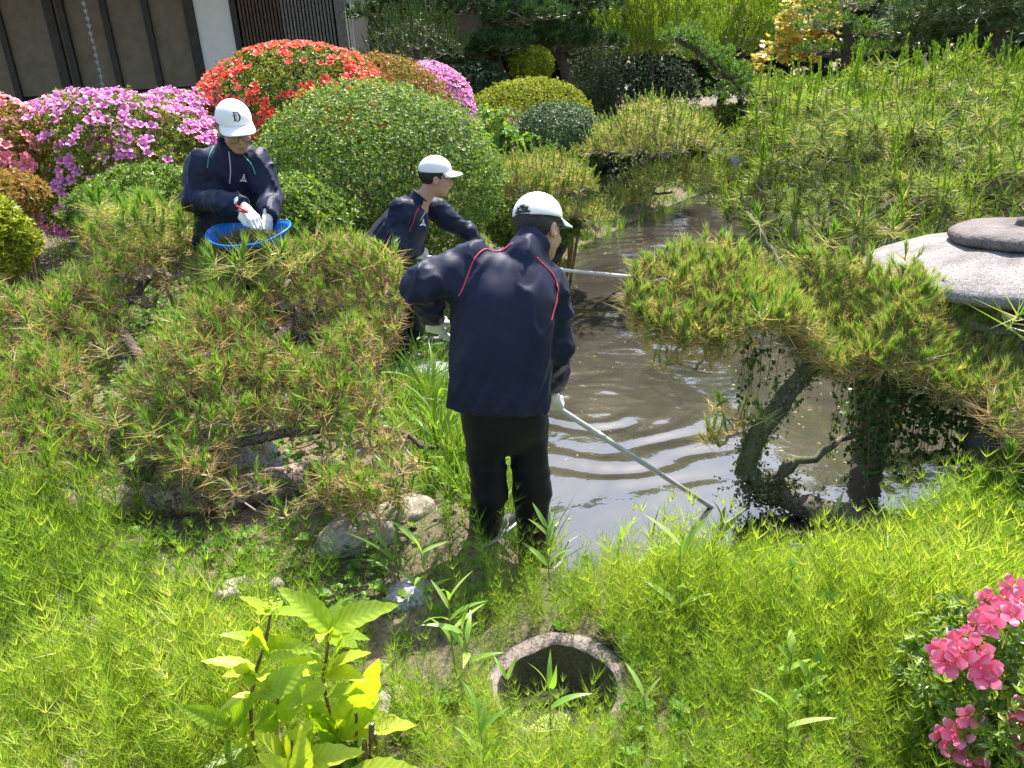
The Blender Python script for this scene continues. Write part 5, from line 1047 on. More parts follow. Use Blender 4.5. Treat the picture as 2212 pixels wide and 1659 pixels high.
def chain(P, C, A, B, S):
    """one smooth elliptical tube: centre, half-width A along S and half-depth B follow the height along the spine"""
    C = np.asarray(C, float); ax = nrm(C[-1]-C[0]); h_ = (C-C[0])@ax; n_ = 60; Cs = smooth_path(C, n_); hs_ = (Cs-C[0])@ax
    As = smooth_path(np.stack([A, A, A], -1), n_)[:, 0]; Bs = smooth_path(np.stack([B, B, B], -1), n_)[:, 0]
    t = (P-C[0])@ax; tc_ = np.clip(t, hs_[0], hs_[-1]); ce = np.stack([np.interp(tc_, hs_, Cs[:, k]) for k in range(3)], -1); aa, bb = np.interp(tc_, hs_, As), np.interp(tc_, hs_, Bs)
    s_ = nrm(S-ax*np.dot(S, ax)); f_ = np.cross(ax, s_); q = P-ce; u, v, w_ = q@s_, q@f_, t-tc_
    d = ((np.abs(u/aa)**2.3+np.abs(v/bb)**2.3)**(1/2.3)-1)*np.minimum(aa, bb)
    return np.where(np.abs(w_) > 1e-9, np.sqrt(np.maximum(d, 0)**2+w_**2)+np.minimum(d, 0)*.3, d)
def trace(px, py, fn, Y0=2.0, Y1=7.0):
    d = FW+RT*(px-IW/2)/FPX-UP*(py-IH/2)/FPX; d = d/np.linalg.norm(d); t = Y0/d[1]
    for _ in range(160):
        s_ = float(fn((CAM+d*t)[None])[0])
        if s_ < .0006: break
        t += max(s_*.6, .0008)
        if t > Y1/d[1]: break
    return CAM+d*t
def project(p, fn, off=.0):
    p = np.array(p, float); e = .003
    for _ in range(6):
        v = np.concatenate([[p], p+np.eye(3)*e]); f = fn(v); g_ = nrm(f[1:]-f[0]); p = p-g_*(f[0]-off)
    return p, g_
M['jacket'] = solid('navy_jersey', (.006, .0105, .036), .55, spec=.25, bump=.12, bscale=900, sheen=.04)
M['trousers'] = solid('dark_navy_jersey', (.005, .006, .010), .6, spec=.25, bump=.12, bscale=900, sheen=.03)
M['skin'] = solid('skin', (.46, .27, .185), .5, noise=.12, nscale=18)
M['hair'] = solid('black_hair', (.012, .010, .010), .4, spec=.5, bump=.9, bscale=160)
M['cap'] = solid('white_cotton', (.80, .80, .80), .8, bump=.1, bscale=500)
M['cap_green'] = solid('green_lining', (.05, .16, .09), .8)
M['glove'] = solid('cotton_glove', (.72, .71, .66), .9, bump=.5, bscale=260)
M['red'] = solid('red_piping', (.62, .05, .07), .6)
M['green'] = solid('green_piping', (.05, .35, .25), .6)
M['ink'] = solid('navy_thread', (.015, .02, .04), .7)
M['silver'] = solid('grey_zip', (.42, .43, .46), .45)
M['white'] = solid('white_print', (.82, .82, .82), .6)
M['shoe'] = solid('shoe_black', (.03, .03, .035), .5, noise=.4, nscale=30)
M['sole'] = solid('shoe_white', (.5, .5, .49), .7)
M['lip'] = solid('lip', (.40, .16, .13), .5)
M['eye'] = solid('eye_dark', (.02, .015, .012), .25)
M['frame'] = solid('glasses_frame', (.05, .03, .025), .3)

def head_local(P):
    d = elip(P, (0, -.012, .038), (.077, .098, .094)); d = smin(d, elip(P, (0, .028, -.030), (.064, .066, .082)), .03); d = smin(d, elip(P, (0, .058, -.092), (.028, .026, .022)), .03)
    for s in (-1, 1):
        d = -smin(-d, caps(P, (s*.030, .112, .006), (s*.034, .110, .006), .015, .015), .014)
        d = smin(d, elip(P, (s*.030, .080, .006), (.015, .014, .012)), .006); d = smin(d, elip(P, (s*.036, .072, -.03), (.022, .018, .018)), .02)
        d = smin(d, np.maximum(elip(P, (s*.080, -.008, -.008), (.011, .020, .032)), -elip(P, (s*.090, -.004, -.006), (.008, .012, .020))), .006)
    d = smin(d, caps(P, (0, .090, .012), (0, .108, -.026), .009, .012), .012); d = smin(d, elip(P, (0, .100, -.034), (.018, .011, .009)), .006)
    d = smin(d, elip(P, (0, .088, -.057), (.022, .012, .007)), .008); d = smin(d, elip(P, (0, .087, -.069), (.019, .012, .008)), .006)
    return d
def hand_fn(w, hd, pn, hs, curl=(.9, 1.1, .8), k=1.0, spread=.0, thumb=1.0):
    """hs: +1/-1 side of the thumb"""
    w = np.array(w, float); hd = nrm(hd); pn = nrm(pn-hd*np.dot(pn, hd)); sd__ = np.cross(hd, pn)*hs; segs = []
    for i, (o, l) in enumerate([(.029, .95), (.010, 1.06), (-.010, 1.0), (-.028, .80)]):
        kn = w+(hd*(.086-.004*abs(i-1))+sd__*o)*k; segs.append((w+(hd*.012+sd__*o*.7)*k, kn, .0145*k, .0125*k)); a = 0; p = kn
        dd = nrm(hd+sd__*o*spread*20)
        for L_, c_, r0, r1 in ((.042, curl[0], .0108, .010), (.026, curl[1], .010, .0092), (.021, curl[2], .0092, .008)):
            a += c_; q = p+(dd*math.cos(a)+pn*math.sin(a))*L_*l*k; segs.append((p, q, r0*k, r1*k)); p = q
    t0 = w+(hd*.022+sd__*.026)*k; t1 = t0+(hd*.026+sd__*.026+pn*.016*thumb)*k; t2 = t1+(hd*.030-sd__*.004+pn*.018*thumb)*k; t3 = t2+(hd*.018-sd__*.014+pn*.012*thumb)*k
    thumbs = [(t0, t1, .014*k, .0125*k), (t1, t2, .0125*k, .0105*k), (t2, t3, .0105*k, .009*k)]; cuff = (w-hd*.03*k, w+hd*.01*k, .030*k, .027*k)
    def fn(P):
        d = caps(P, *cuff)
        for i in range(4):
            d = smin(d, caps(P, *segs[i*4]), .012)
        for i in range(4):
            f = caps(P, *segs[i*4+1])
            for j in (2, 3): f = smin(f, caps(P, *segs[i*4+j]), .004)
            d = smin(d, f, .005)
        for q in thumbs: d = smin(d, caps(P, *q), .007)
        return d+.0008*vnoise(P, 40, 3, 1)
    allp = np.array([q for s_ in segs+thumbs+[cuff] for q in s_[:2]]); return fn, allp.min(0)-.03, allp.max(0)+.03
def person(label, J, S, hf, hu, seed, pipe_mat, hands, shoe_dir, ground, hem=None, torso=None, group=None, back_strap=False, glasses=False, letter=False, sleeve=(.066, .058, .046), thigh=(.092, .072, .060), collar=.068, wr=.008):
    """J: joints in metres"""
    J = {k: np.array(v, float) for k, v in J.items()}; S = nrm(S); hf = nrm(hf); hu = nrm(hu-hf*np.dot(hu, hf)); hr = np.cross(hf, hu)
    HR = np.stack([hr, hf, hu], -1); hc = J['head']; toL = lambda P: (P-hc)@HR
    t = thing('person', label, 'person', (J['pel'][0], J['pel'][1], ground), group)
    # --- body: head and neck finely, the rest coarser, one mesh
    nb = J['neck']
    def headf(P): return smin(head_local(toL(P)), caps(P, hc+HR@np.array([0, -.03, -.06]), nb-np.array([0, 0, .03]), .052, .060), .03)
    V1, F1 = sdf_mesh(headf, np.minimum(hc-.16, nb-.1), np.maximum(hc+.16, nb+.09), .0055)
    C = [np.array(c) for c in torso[0]]; A, B = np.array(torso[1]), np.array(torso[2])
    def bodyf(P):
        d = chain(P, C[1:], A[1:]*.74, B[1:]*.70, S)
        for s in 'LR':
            d = smin(d, caps(P, J['sh'+s], J['el'+s], .048, .040), .03); d = smin(d, caps(P, J['el'+s], J['wr'+s], .040, .028), .02)
            d = smin(d, caps(P, J['hip'+s], J['kn'+s], .075, .055), .03); d = smin(d, caps(P, J['kn'+s], J['an'+s], .052, .036), .02)
        return smin(d, caps(P, nb-[0, 0, .06], nb, .06, .055), .03)
    allj = np.array(list(J.values())); V2, F2 = sdf_mesh(bodyf, allj.min(0)-.22, allj.max(0)+.12, .02)
    mb = MB(); mb.add(V1, F1).add(V2, F2); body = mb.build('body', M['skin'], t, True)
    # --- jacket
    cut = hem
    def jack(P):
        d = chain(P, C, A, B, S)
        for s in 'LR':
            sl = smin(caps(P, J['sh'+s], J['el'+s], sleeve[0]*1.12, sleeve[1]), caps(P, J['el'+s], J['wr'+s], sleeve[1], sleeve[2]), .02)
            fold = vnoise(P, 5.0, seed+3, 2)*.007-.007*np.clip(1-np.abs(vnoise(P*np.array([1.2, 1, 1.6]), 4.5, seed+4, 2))*3.5, 0, 1); sl = sl+fold; d = smin(d, sl, .06)
        cax = nrm(hc-nb); col = np.maximum(caps(P, nb-cax*.05, nb+cax*.06, collar+.004, collar), (P-nb)@cax-.034); d = smin(d, col, .012)
        q = (P-C[0]); u = q@S; long_ = vnoise(np.stack([u*1.0, (q@np.cross(S, [0, 0, 1.]))*.9, q[:, 2]*.25+u*.3], -1), 4.6, seed+1, 2)
        long2 = vnoise(np.stack([u*1.2, (q@np.cross(S, [0, 0, 1.])), q[:, 2]*.45-u*.55], -1), 3.2, seed+6, 2)
        d = d+wr*1.2*long_-wr*1.3*np.clip(1-np.abs(long2)*3.2, 0, 1)+wr*.35*vnoise(P, 5, seed+2, 2)
        return np.maximum(d, cut(P)) if cut is not None else d
    jl = np.array([J[k] for k in ('neck', 'shL', 'shR', 'elL', 'elR', 'wrL', 'wrR')]+C)
    for s in 'LR': pass
    def jack_c(P):
        d = jack(P)
        for s in 'LR':
            ax = nrm(J['wr'+s]-J['el'+s]); far = np.linalg.norm(P-J['wr'+s], axis=1) < .12; d = np.where(far, np.maximum(d, (P-J['wr'+s])@ax-.012), d)
        return d
    V, F = sdf_mesh(jack_c, jl.min(0)-.25, jl.max(0)+.16, .0098); jk = MB().add(V, F).build('jacket', M['jacket'], t, True)
    cax_ = nrm(hc-nb); e1 = nrm(np.cross(cax_, [0, 0, 1.]) if abs(cax_[2]) < .95 else np.cross(cax_, [1., 0, 0])); e2 = np.cross(cax_, e1)
    V, F = tubev([nb+cax_*.033+(e1*math.cos(q_)+e2*math.sin(q_))*(collar-.002) for q_ in np.linspace(0, 2*math.pi, 32)], .0055, 6, False); ce_ = MB().add(V, F).build('collar_edge', M['jacket'], t, True); ce_.parent = jk; ce_.matrix_parent_inverse = Matrix.Identity(4)
    # --- trousers
    pel = J['pel']
    def trou(P):
        d = np.maximum(chain(P, [pel-[0, 0, .13], pel-[0, 0, .03], (pel+C[1])*.5+[0, 0, .02], C[1]+[0, 0, .03]], np.array([.11, .165, .172, .165]), np.array([.07, .122, .125, .115]), S), -1)
        for s in 'LR':
            l_ = smin(caps(P, J['hip'+s], J['kn'+s], thigh[0], thigh[1]), caps(P, J['kn'+s], J['an'+s], thigh[1], thigh[2]), .03); l_ = l_+.007*vnoise(P*np.array([1, 1, 1.4]), 3.0, seed+8, 2)-.007*np.clip(1-np.abs(vnoise(P*np.array([1, 1, 1.5]), 3.4, seed+9, 2))*3.5, 0, 1); d = smin(d, l_, .03)
            d = d
        return d
    tj = np.array([J[k] for k in ('pel', 'hipL', 'hipR', 'knL', 'knR', 'anL', 'anR')]+[C[1]])
    def trou_c(P):
        d = trou(P); return np.maximum(d, (min(J['anL'][2], J['anR'][2])-.045)-P[:, 2])
    V, F = sdf_mesh(trou_c, tj.min(0)-.2, tj.max(0)+.2, .0125); MB().add(V, F).build('trousers', M['trousers'], t, True)
    # --- shoes
    fd = nrm(np.array([shoe_dir[0], shoe_dir[1], 0])); fs = np.cross(fd, UPV)
    for s in 'LR':
        a = J['an'+s]; g_ = a[2]-.075
        def shoe(P):
            h_ = a-[0, 0, .035]; d = caps(P, h_-fd*.035, h_+fd*.02, .042, .045); d = smin(d, caps(P, h_+fd*.03+[0, 0, -.012], h_+fd*.165+[0, 0, -.018], .046, .034), .03); return np.maximum(d, g_+.016-P[:, 2])
        V, F = sdf_mesh(shoe, a-[.27, .27, .12], a+[.27, .27, .05], .008); sh = MB().add(V, F).build('shoe', M['shoe'], t, True)
        def sole(P):
            q = P-a; u, v = q@fd, q@fs; w_ = .043+.006*np.sin(np.clip(u+.05, 0, .3)*14); uc = np.clip(u, -.035, .155); d2 = np.hypot(u-uc, v)-w_; return np.maximum(d2, np.abs(P[:, 2]-g_-.009)-.011)
        V, F = sdf_mesh(sole, a-[.27, .27, .12], a+[.27, .27, -.02], .006); MB().add(V, F).build('sole', M['sole'], sh, True)
        for i in range(2):
            V, F = tubev(np.array([a+fd*(.015+.05*i)+fs*.047+[0, 0, -.058], a+fd*(.045+.05*i)+fs*.05+[0, 0, -.03], a+fd*(.06+.05*i)+fs*.035+[0, 0, -.005]]), .006, 5); MB().add(V, F).build('stripe', M['sole'], sh)
    # --- hair
    def hairf(P):
        q = toL(P); d = elip(q, (0, -.014, .036), (.085, .105, .100))+.0025*vnoise(P, 30, seed, 2); d = np.maximum(d, q[:, 1]-.030-.25*np.clip(q[:, 2]-.02, 0, 1)); d = np.maximum(d, -.062+.5*np.maximum(q[:, 1]+.03, 0)*1.2-q[:, 2])
        return np.maximum(d, -caps(q, (-.12, .005, -.022), (.12, .005, -.022), .030, .030))
    V, F = sdf_mesh(hairf, hc-.16, hc+.16, .005); MB().add(V, F).build('hair', M['hair'], t, True)
    # --- cap
    nth, nph = 72, 22; th = np.arange(nth)*2*math.pi/nth; phm = 1.66; ph = np.linspace(0.02, phm, nph)
    TH, PH = np.meshgrid(th, ph); c_ = np.array([0, -.010, .052]); r_ = np.array([.090, .110, .094])
    seam = np.min([np.abs((TH-k*math.pi/3-math.pi/6+math.pi) % (2*math.pi)-math.pi) for k in range(6)], 0); rad = 1-.010*np.exp(-(seam/.05)**2)+.012*np.clip(np.sin(TH), 0, 1)*np.sin(PH)
    L0 = np.stack([np.sin(PH)*np.cos(TH), np.sin(PH)*np.sin(TH), np.cos(PH)], -1)*(rad[..., None])*r_+c_; L0[..., 2] += .008*np.sin(TH)*(PH/phm)
    W = (L0.reshape(-1, 3)@HR.T)+hc; F = []
    for i in range(nph-1):
        for j in range(nth):
            if back_strap and ((((TH[i, j]-1.5*math.pi+math.pi) % (2*math.pi)-math.pi)/.42)**2+((PH[i, j]-phm)/.42)**2 < 1): continue
            F.append([i*nth+j, (i+1)*nth+j, (i+1)*nth+(j+1) % nth, i*nth+(j+1) % nth])
    crown = MB().add(W, F).build('cap', M['cap'], t, True)
    so_ = crown.modifiers.new('thickness', 'SOLIDIFY'); so_.thickness = .003; so_.offset = -1
    if back_strap:
        a_ = np.linspace(1.5*math.pi-.5, 1.5*math.pi+.5, 14); Ps = np.stack([np.sin(phm-.05)*np.cos(a_)*r_[0]*1.01, np.sin(phm-.05)*np.sin(a_)*r_[1]*1.01, 0*a_+c_[2]+math.cos(phm-.05)*r_[2]-.006], -1)@HR.T+hc
        V, F = tubev(Ps, .009, 6, True, 0, .3); MB().add(V, F).build('strap', M['cap'], crown, True)
    V, F = lathe([(0, .152), (.006, .151), (.009, .147), (.009, .143)], 10); MB().add((V+[0, -.010, -.003])@HR.T+hc, F).build('button', M['cap'], crown, True)
    def brim(z0, name, mat, par):
        nu, nv = 25, 8; V = []
        for j in range(nv):
            v = j/(nv-1)
            for i in range(nu):
                a_ = (i/(nu-1)-.5)*2.3; e = .5*math.pi+a_; base = np.array([math.cos(e)*r_[0]*1.0, math.sin(e)*r_[1]*1.01, 0])+c_+[0, 0, math.cos(phm)*r_[2]+.010*math.sin(e)]
                ext = .078*max(0, math.cos(a_*1.30))**.55; out_ = np.array([math.cos(e)*.35, 1, 0]); out_ /= np.linalg.norm(out_)
                p = base+out_*ext*v; p[2] += -.012*v-.020*(abs(p[0])/.085)**2*(.3+.7*v)+z0; V.append(p)
        F = [[j*nu+i, j*nu+i+1, (j+1)*nu+i+1, (j+1)*nu+i] for j in range(nv-1) for i in range(nu-1)]
        o_ = MB().add(np.array(V)@HR.T+hc, F).build(name, M[mat], par, True); s2 = o_.modifiers.new('thickness', 'SOLIDIFY'); s2.thickness = .0025; s2.offset = 0
    brim(.004, 'brim', 'cap', crown); brim(-.0005, 'brim_lining', 'cap_green', crown)
    if letter:
        def dome(u, v): # flat letter coordinates -> front of the crown
            thv = .5*math.pi+u/.092; phv = phm-.60-v/.100; k_ = 1.020+.012*max(0, math.sin(thv))*math.sin(phv)
            return np.array([math.sin(phv)*math.cos(thv), math.sin(phv)*math.sin(thv), math.cos(phv)])*k_*r_+c_+[0, 0, .008*math.sin(thv)*(phv/phm)]
        mb = MB()
        def ribbon(pts, wd):
            P = smooth_path([(*p, 0) for p in pts], 14); wv = np.interp(np.linspace(0, 1, 14), np.linspace(0, 1, len(wd)), wd); tt = nrm(np.gradient(P, axis=0)); nn_ = np.stack([-tt[:, 1], tt[:, 0]], -1); V = []
            for i in range(14): V += [dome(*(P[i, :2]+nn_[i]*wv[i])), dome(*(P[i, :2]-nn_[i]*wv[i]))]
            mb.add(np.array(V)@HR.T+hc, [[2*i, 2*i+1, 2*i+3, 2*i+2] for i in range(13)])
        sc_ = 1.15
        for pts, wd in [([(-.010, .019), (-.0105, .0), (-.010, -.017)], [.0032, .0034, .0030]), ([(-.016, .016), (-.010, .021), (-.004, .018)], [.0005, .0028, .0008]), ([(-.017, -.019), (-.010, -.016), (-.003, -.021)], [.0006, .003, .0012]),
                        ([(-.006, .017), (.004, .021), (.013, .013), (.0155, .0), (.012, -.012), (.003, -.020), (-.004, -.019)], [.0012, .0022, .0036, .0042, .0034, .0020, .0008]), ([(-.002, .014), (-.0025, 0), (-.002, -.014)], [.0010, .0010, .0010]), ([(.002, .016), (.0015, .004)], [.0008, .0006]), ([(-.020, .004), (-.015, .006), (-.011, .004)], [.0005, .0014, .0006])]:
            ribbon([(a*sc_, b_*sc_) for a, b_ in pts], [q*sc_ for q in wd])
        lt = mb.build('letter', M['ink'], crown)
    # --- face details
    for s in (-1, 1):
        V, F = ICO2; V = V*np.array([.013, .005, .0035])+np.array([s*.031, .0945, .004]); MB().add(V@HR.T+hc, F[:]).build('eye', M['eye'], body, True)
        V, F = tubev(np.array([(s*.018, .100, .026), (s*.034, .098, .030), (s*.050, .086, .024)])@HR.T+hc, .0032, 5); MB().add(V, F).build('eyebrow', M['hair'], body)
    V, F = ICO2; MB().add((V*np.array([.021, .0055, .0055])+np.array([0, .098, -.062]))@HR.T+hc, F).build('mouth', M['lip'], body, True)
    if glasses:
        gl = None; mb = MB(); a_ = np.linspace(0, 2*math.pi, 25)
        for s in (-1, 1):
            V, F = tubev(np.stack([s*.034+.025*np.cos(a_), 0*a_+.116-.010*np.abs(np.cos(a_)*s+.2), -.004+.022*np.sin(a_)], -1)@HR.T+hc, .0016, 6, False); mb.add(V, F)
            V, F = tubev(np.array([(s*.058, .106, .004), (s*.075, .06, .004), (s*.082, .0, .002)])@HR.T+hc, .0015, 5); mb.add(V, F)
        V, F = tubev(np.array([(-.010, .116, .002), (0, .121, .004), (.010, .116, .002)])@HR.T+hc, .0014, 5); mb.add(V, F); mb.build('glasses', M['frame'], t)
    for (w_, hd, pn, hs, curl, kk, spr, tb) in hands:
        fn, lo, hi = hand_fn(w_, np.array(hd), np.array(pn), hs, curl, kk, spr, tb); V, F = sdf_mesh(fn, lo, hi, .0042); MB().add(V, F).build('glove', M['glove'], t, True)
    return t, jk, jack
def strip(jk, jack, pts, mat, name='piping', r=.0026, n=40, Y=(2, 7)):
    pw = [trace(a, b_, jack, *Y) for a, b_ in pts]; pw = [p for p in pw if abs(float(jack(p[None])[0])) < .004]; P = smooth_path(pw, n); P = np.array([project(p, jack, .0012)[0] for p in P]); V, F = tubev(P, r, 6); par = jk.parent
    o_ = MB().add(V, F).build(name, M[mat], par, True); o_.parent = jk; o_.matrix_parent_inverse = (Matrix.Translation(par.location)).inverted() if False else Matrix.Identity(4); return o_
def emblem(jk, jack, px, py, s_, Y=(2, 7)):
    """three-armed pointed outline mark on the chest"""
    mb = MB(); T_ = np.array([(.06, 1.05), (-.95, -.62), (.72, -.72)])*s_; Cc = np.array([.02, -.25])*s_
    for i in range(3):
        a, b_ = T_[i], T_[(i+1) % 3]; mid = .62*(a+b_)*.5+.38*Cc
        for p0, p1, p2 in ((a, mid, b_), (a, .5*(a+Cc), Cc)):
            P = smooth_path([(*p0, 0), (*p1, 0), (*p2, 0)], 7); W = np.array([project(trace(px+q[0], py-q[1], jack, *Y), jack, .0015)[0] for q in P])
            if np.abs(np.diff(W, axis=0)).max() > .04: continue
            V, F = tubev(W, np.linspace(.0016, .0022, 7), 5); mb.add(V, F)
    o_ = mb.build('emblem', M['white'], jk.parent); o_.parent = jk; o_.matrix_parent_inverse = Matrix.Identity(4)
def lerp(a, b_, t): return np.array(a)+(np.array(b_)-np.array(a))*t
M['pole_grey'] = solid('pole_grey', (.52, .54, .50), .4, metal=0, noise=.25, nscale=30)
M['pole_white'] = solid('pole_white', (.72, .73, .74), .35)
def pole(label, a, b_, r, mat, name='long_pole'):
    a, b_ = np.array(a), np.array(b_); V, F = tubev([a, lerp(a, b_, .33), lerp(a, b_, .66), b_], r, 14); d = nrm(b_-a); t = thing(name, label, 'pole', a)
    MB().add(V, F).build('shaft', M[mat], t, True)
    V, F = tubev([a-d*.004, a+d*.03], r*1.12, 14); MB().add(V, F).build('grip_end', M['ink'], t, True)
    V, F = tubev([lerp(a, b_, .5), lerp(a, b_, .5)+d*.05], r*1.18, 14); MB().add(V, F).build('collar', M[mat], t, True)
    V, F = tubev([b_-d*.02, b_+d*.03], r*1.1, 12); MB().add(V, F).build('tip', M['ink'], t, True); return t

# --- standing worker with the grey pole
G1 = gz(-.05, 2.98)
pa, pb = spot(922, 698, 3.0), spotz(1556, 1108, -.06); pole('grey metal pole held by the standing worker, its tip in the water', pa, pb, .0135, 'pole_grey')
pd = nrm(pb-pa); hL = lerp(pa, pb, .025); tR = (spot(1205, 885, 3.1)[0]-pa[0])/(pb-pa)[0]; hR = lerp(pa, pb, tR)
J1 = dict(neck=spot(1138, 540, 2.97), head=spot(1163, 497, 3.05), shL=spot(1015, 572, 2.90), elL=spot(908, 618, 2.80), wrL=hL+np.array([-.012, -.055, .075]),
          shR=spot(1180, 620, 3.00), elR=spot(1203, 745, 3.03), wrR=hR+np.array([-.015, -.045, .075]), pel=spot(1092, 905, 2.90), hipL=spot(1050, 915, 2.89), hipR=spot(1138, 918, 2.92),
          knL=spot(1054, 1065, 2.93), knR=spot(1150, 1062, 2.97), anL=spot(1052, 1192, 2.96), anR=spot(1150, 1188, 2.99))
for s in 'LR': J1['an'+s][2] = gz(J1['an'+s][0], J1['an'+s][1])+.075
C1 = [spot(1072, 915, 2.89), spot(1075, 840, 2.87), spot(1083, 730, 2.86), spot(1092, 640, 2.88), spot(1110, 580, 2.93), spot(1130, 548, 2.96)]
h0, hn = spot(1072, 875, 2.89), np.array([.10, 0, 1.]); hn = nrm(np.array([.16, .1, 1.]))
def hem1(P): return -((P-h0)@hn)
fdir1 = np.array([.62, .72, -.35])
t1, jk1, jf1 = person('worker in navy tracksuit and white cap seen from behind, holding the grey pole', J1, (.96, .22, -.18), fdir1, (.12, .38, .92), 11, 'red',
    [(J1['wrL']-np.array([0, 0, .01]), hL+np.array([.0, .012, -.02])-J1['wrL'], np.array([.25, .9, -.1]), 1, (1.1, 1.2, .9), 1.0, 0, 1.0), (J1['wrR']-np.array([0, 0, .01]), hR-J1['wrR'], np.array([.2, .9, .1]), -1, (1.1, 1.2, .9), 1.0, 0, 1.0)],
    (.66, .75), G1, hem1, (C1, [.205, .202, .192, .186, .150, .085], [.150, .145, .135, .128, .105, .075]), None, True, False, False, (.074, .064, .052), (.086, .074, .066))
strip(jk1, jf1, [(1108, 525), (1073, 524), (1049, 538), (1025, 559), (1012, 590), (1000, 622), (990, 640)], 'red')
strip(jk1, jf1, [(1160, 556), (1183, 580), (1200, 604), (1205, 630), (1200, 660), (1191, 693)], 'red')

# --- stooping worker with the white pole
qa, qb = spot(878, 552, 5.25), spotz(1395, 600, -.06); pole('long white pole reaching across the pond from the stooping worker', qa, qb, .017, 'pole_white')
q1, q2 = lerp(qa, qb, .04), lerp(qa, qb, (spot(1045, 563, 5.5)[0]-qa[0])/(qb-qa)[0])
J2 = dict(neck=spot(905, 432, 5.30), head=spot(941, 385, 5.30), shR=spot(868, 452, 5.16), elR=spot(852, 528, 5.06), wrR=q1+np.array([-.03, -.05, .07]),
          shL=spot(940, 452, 5.46), elL=spot(1008, 500, 5.50), wrL=q2+np.array([-.02, -.03, .08]), pel=spot(812, 560, 5.30), hipR=spot(808, 570, 5.20), hipL=spot(822, 568, 5.40),
          knR=spot(858, 655, 5.14), knL=spot(880, 655, 5.36), anR=spot(862, 760, 5.16), anL=spot(900, 752, 5.38))
for s in 'LR': J2['an'+s][2] = max(gz(J2['an'+s][0], J2['an'+s][1]), .40)+.085
C2 = [spot(812, 562, 5.30), spot(832, 534, 5.30), spot(862, 498, 5.30), spot(884, 472, 5.30), spot(896, 452, 5.30), spot(903, 440, 5.30)]
ax2 = nrm(C2[2]-C2[0]); h2 = C2[0]
def hem2(P): return -((P-h2)@ax2)
t2, jk2, jf2 = person('worker in navy tracksuit and white cap stooping in profile with the white pole', J2, (.30, -.95, -.05), (.97, .18, -.16), (.15, 0, 1), 23, 'red',
    [(J2['wrR'], q1-J2['wrR']+np.array([0, 0, .0]), np.array([.3, .6, -.6]), -1, (1.1, 1.2, .9), 1.0, 0, 1.0), (J2['wrL'], q2-J2['wrL'], np.array([-.2, .7, -.5]), 1, (1.1, 1.2, .9), 1.0, 0, 1.0)],
    (.95, .1), J2['anR'][2]-.08, hem2, (C2, [.20, .195, .19, .18, .14, .08], [.145, .145, .145, .14, .115, .075]), None, False, False, False, (.070, .062, .05), (.09, .075, .06), .066)
strip(jk2, jf2, [(914, 436), (921, 447), (918, 458), (908, 476)], 'silver', 'zip', .0035, 20, (4, 7))
strip(jk2, jf2, [(905, 446), (898, 460), (893, 480), (884, 500)], 'red', 'piping', .0025, 20, (4, 7))
emblem(jk2, jf2, 914, 482, 8, (4, 7))

# --- worker in glasses sorting pond weed
G3 = gz(-1.4, 4.4)
J3 = dict(neck=spot(500, 316, 4.36), head=spot(508, 277, 4.30), shR=spot(440, 350, 4.36), elR=spot(418, 428, 4.28), wrR=spot(525, 447, 4.02),
          shL=spot(556, 352, 4.34), elL=spot(578, 432, 4.28), wrL=spot(578, 470, 4.10), pel=spot(500, 545, 4.42), hipR=spot(475, 550, 4.42), hipL=spot(525, 550, 4.42),
          knR=np.array([-1.52, 4.36, 1.05]), knL=np.array([-1.30, 4.36, 1.05]), anR=np.array([-1.53, 4.45, 0]), anL=np.array([-1.30, 4.45, 0]))
for s in 'LR': J3['an'+s][2] = gz(J3['an'+s][0], J3['an'+s][1])+.075
C3 = [spot(505, 545, 4.42), spot(503, 490, 4.42), spot(500, 420, 4.42), spot(498, 365, 4.40), spot(499, 336, 4.38), spot(500, 320, 4.37)]
h3 = C3[0]
def hem3(P): return -(P[:, 2]-h3[2])
t3, jk3, jf3 = person('worker in glasses and white cap with a letter D, navy tracksuit, sorting pond weed', J3, (-.97, -.20, .02), (.42, -.80, -.42), (.1, -.3, 1), 37, 'green',
    [(J3['wrR'], np.array([.62, -.30, -.72]), np.array([-.2, .25, -.9]), -1, (.45, .35, .25), 1.0, .0, .6), (J3['wrL'], np.array([-.1, -.55, -.8]), np.array([-.8, .2, -.2]), 1, (.7, .7, .5), 1.0, 0, .8)],
    (.2, -.95), G3, hem3, (C3, [.20, .195, .19, .185, .145, .085], [.135, .13, .128, .122, .10, .072]), None, False, True, True, (.070, .062, .050), (.09, .075, .06))
strip(jk3, jf3, [(463, 316), (454, 332), (448, 362)], 'green', 'piping', .0026, 20, (3, 6))
strip(jk3, jf3, [(516, 325), (531, 341), (543, 355), (552, 377)], 'green', 'piping', .0026, 20, (3, 6))
strip(jk3, jf3, [(494, 327), (497, 351), (498, 372), (496, 397)], 'silver', 'zip', .0032, 24, (3, 6))
emblem(jk3, jf3, 527, 386, 9, (3, 6))

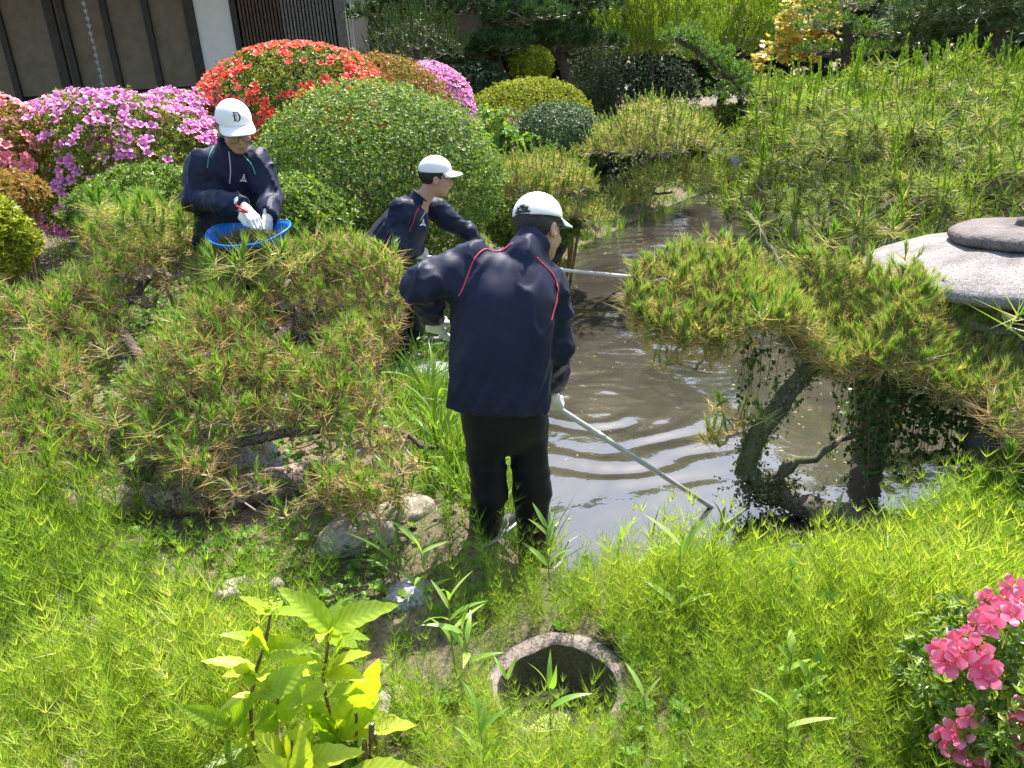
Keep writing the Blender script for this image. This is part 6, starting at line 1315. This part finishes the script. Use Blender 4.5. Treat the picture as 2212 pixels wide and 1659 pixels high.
# --- blue tray of pond weed and the red-handled shears
tc_ = spot(540, 508, 4.0); M['blue'] = solid('blue_plastic', (.015, .16, .55), .35, noise=.2, nscale=15)
tr_ = thing('weed_tray', 'blue plastic scoop tray resting on the low pine', 'tray', tc_-[0, 0, .06])
nu, nv = 48, 5; V = []
for j in range(nv):
    for i in range(nu):
        a = i*2*math.pi/nu; rx, ry = .205, .15; wall = .022+.040*max(0, math.cos(a-2.9))**2+.045*max(0, math.cos(a-.15))**2+.04*max(0, math.sin(a)); v = j/(nv-1); fl = .80+.24*v
        V.append([math.cos(a)*rx*fl, math.sin(a)*ry*fl-.01, -.05+wall*1.25*v])
V.append([0, 0, -.05]); c_ = len(V)-1
F = [[j*nu+i, j*nu+(i+1) % nu, (j+1)*nu+(i+1) % nu, (j+1)*nu+i] for j in range(nv-1) for i in range(nu)]; mbt = MB(); mbt.add(np.array(V)+tc_, F); mbt.add(np.array(V)+tc_, [[c_, (i+1) % nu, i] for i in range(nu)])
o = mbt.build('pan', M['blue'], tr_, True); s2 = o.modifiers.new('thickness', 'SOLIDIFY'); s2.thickness = .004
V, F = tubev([np.array([math.cos(a)*.205*1.04, math.sin(a)*.15*1.04-.01, -.05+1.25*(.022+.040*max(0, math.cos(a-2.9))**2+.045*max(0, math.cos(a-.15))**2+.04*max(0, math.sin(a)))])+tc_ for a in np.linspace(0, 2*math.pi, 40)], .005, 6, False); MB().add(V, F).build('rim', M['blue'], tr_, True)
M['weedheap'] = leaf_mat('pond_weed', [(0, (.05, .05, .015)), (.6, (.15, .14, .04)), (1, (.30, .28, .10))], .1, .7)
mb = MB(); k = 1500; p = nrm(rng.normal(size=(k, 3)))*rng.random((k, 1))**.35*[.165, .115, .06]; p[:, 2] = np.abs(p[:, 2])-.045+.02*vnoise(p, 5, 3, 2); inst(mb, merge([blade(cone_dir(U(.3, 2.6), U(0, 6.28)), U(.02, .05), .005, (0, 0, 0), U(.1, .9)) for _ in range(9)]), p+tc_, frame(rng.normal(size=(k, 3))), rng.uniform(.5, 1.1, k), rng.normal(0, .2, k))
o = mb.build('pond_weed', M['weedheap'], None, False, 'stuff'); tag(o, 'heap of wet brown-green pond weed in the blue tray', 'pond weed')
M['tool_red'] = solid('red_handle', (.60, .05, .03), .4); M['steel'] = solid('tool_steel', (.25, .17, .14), .4, metal=.6)
s1, s2_ = spot(512, 455, 3.98), spot(536, 459, 3.97); tl_ = thing('pruning_shears', 'red-handled pruning shears held above the weed tray', 'shears', s1)
for dz in (0, .02):
    V, F = tubev([s1+[0, 0, dz*1.3], lerp(s1, s2_, .5)+[0, 0, dz*.6], s2_], [.004, .006, .005], 6); MB().add(V, F).build('handle', M['tool_red'], tl_, True)
V, F = tubev([s2_, s2_+[.03, -.004, -.012], s2_+[.055, -.006, -.03]], [.006, .005, .001], 5, True, 0, .4); MB().add(V, F).build('blade', M['steel'], tl_)
# small blue bucket far behind the pink azalea
M['bucket'] = solid('bucket_blue', (.05, .25, .45), .4); q = spot(118, 388, 9.6); b = G(q[0], q[1], 0)
bt = thing('blue_bucket', 'small blue bucket on the ground beyond the azaleas', 'bucket', b); V, F = lathe([(0, .0), (.11, .0), (.145, .26), (.150, .265), (.138, .25), (.105, .02)], 24, 0, 0, b); MB().add(V, F).build('pail', M['bucket'], bt, True)
V, F = tubev([np.array(b)+[.148*math.cos(a), .03, .26+.10*math.sin(a)] for a in np.linspace(0, math.pi, 12)], .004, 5); MB().add(V, F).build('handle', M['steel'], bt, True)
for o in list(bpy.data.objects):
    if '_c' in o: del o['_c']
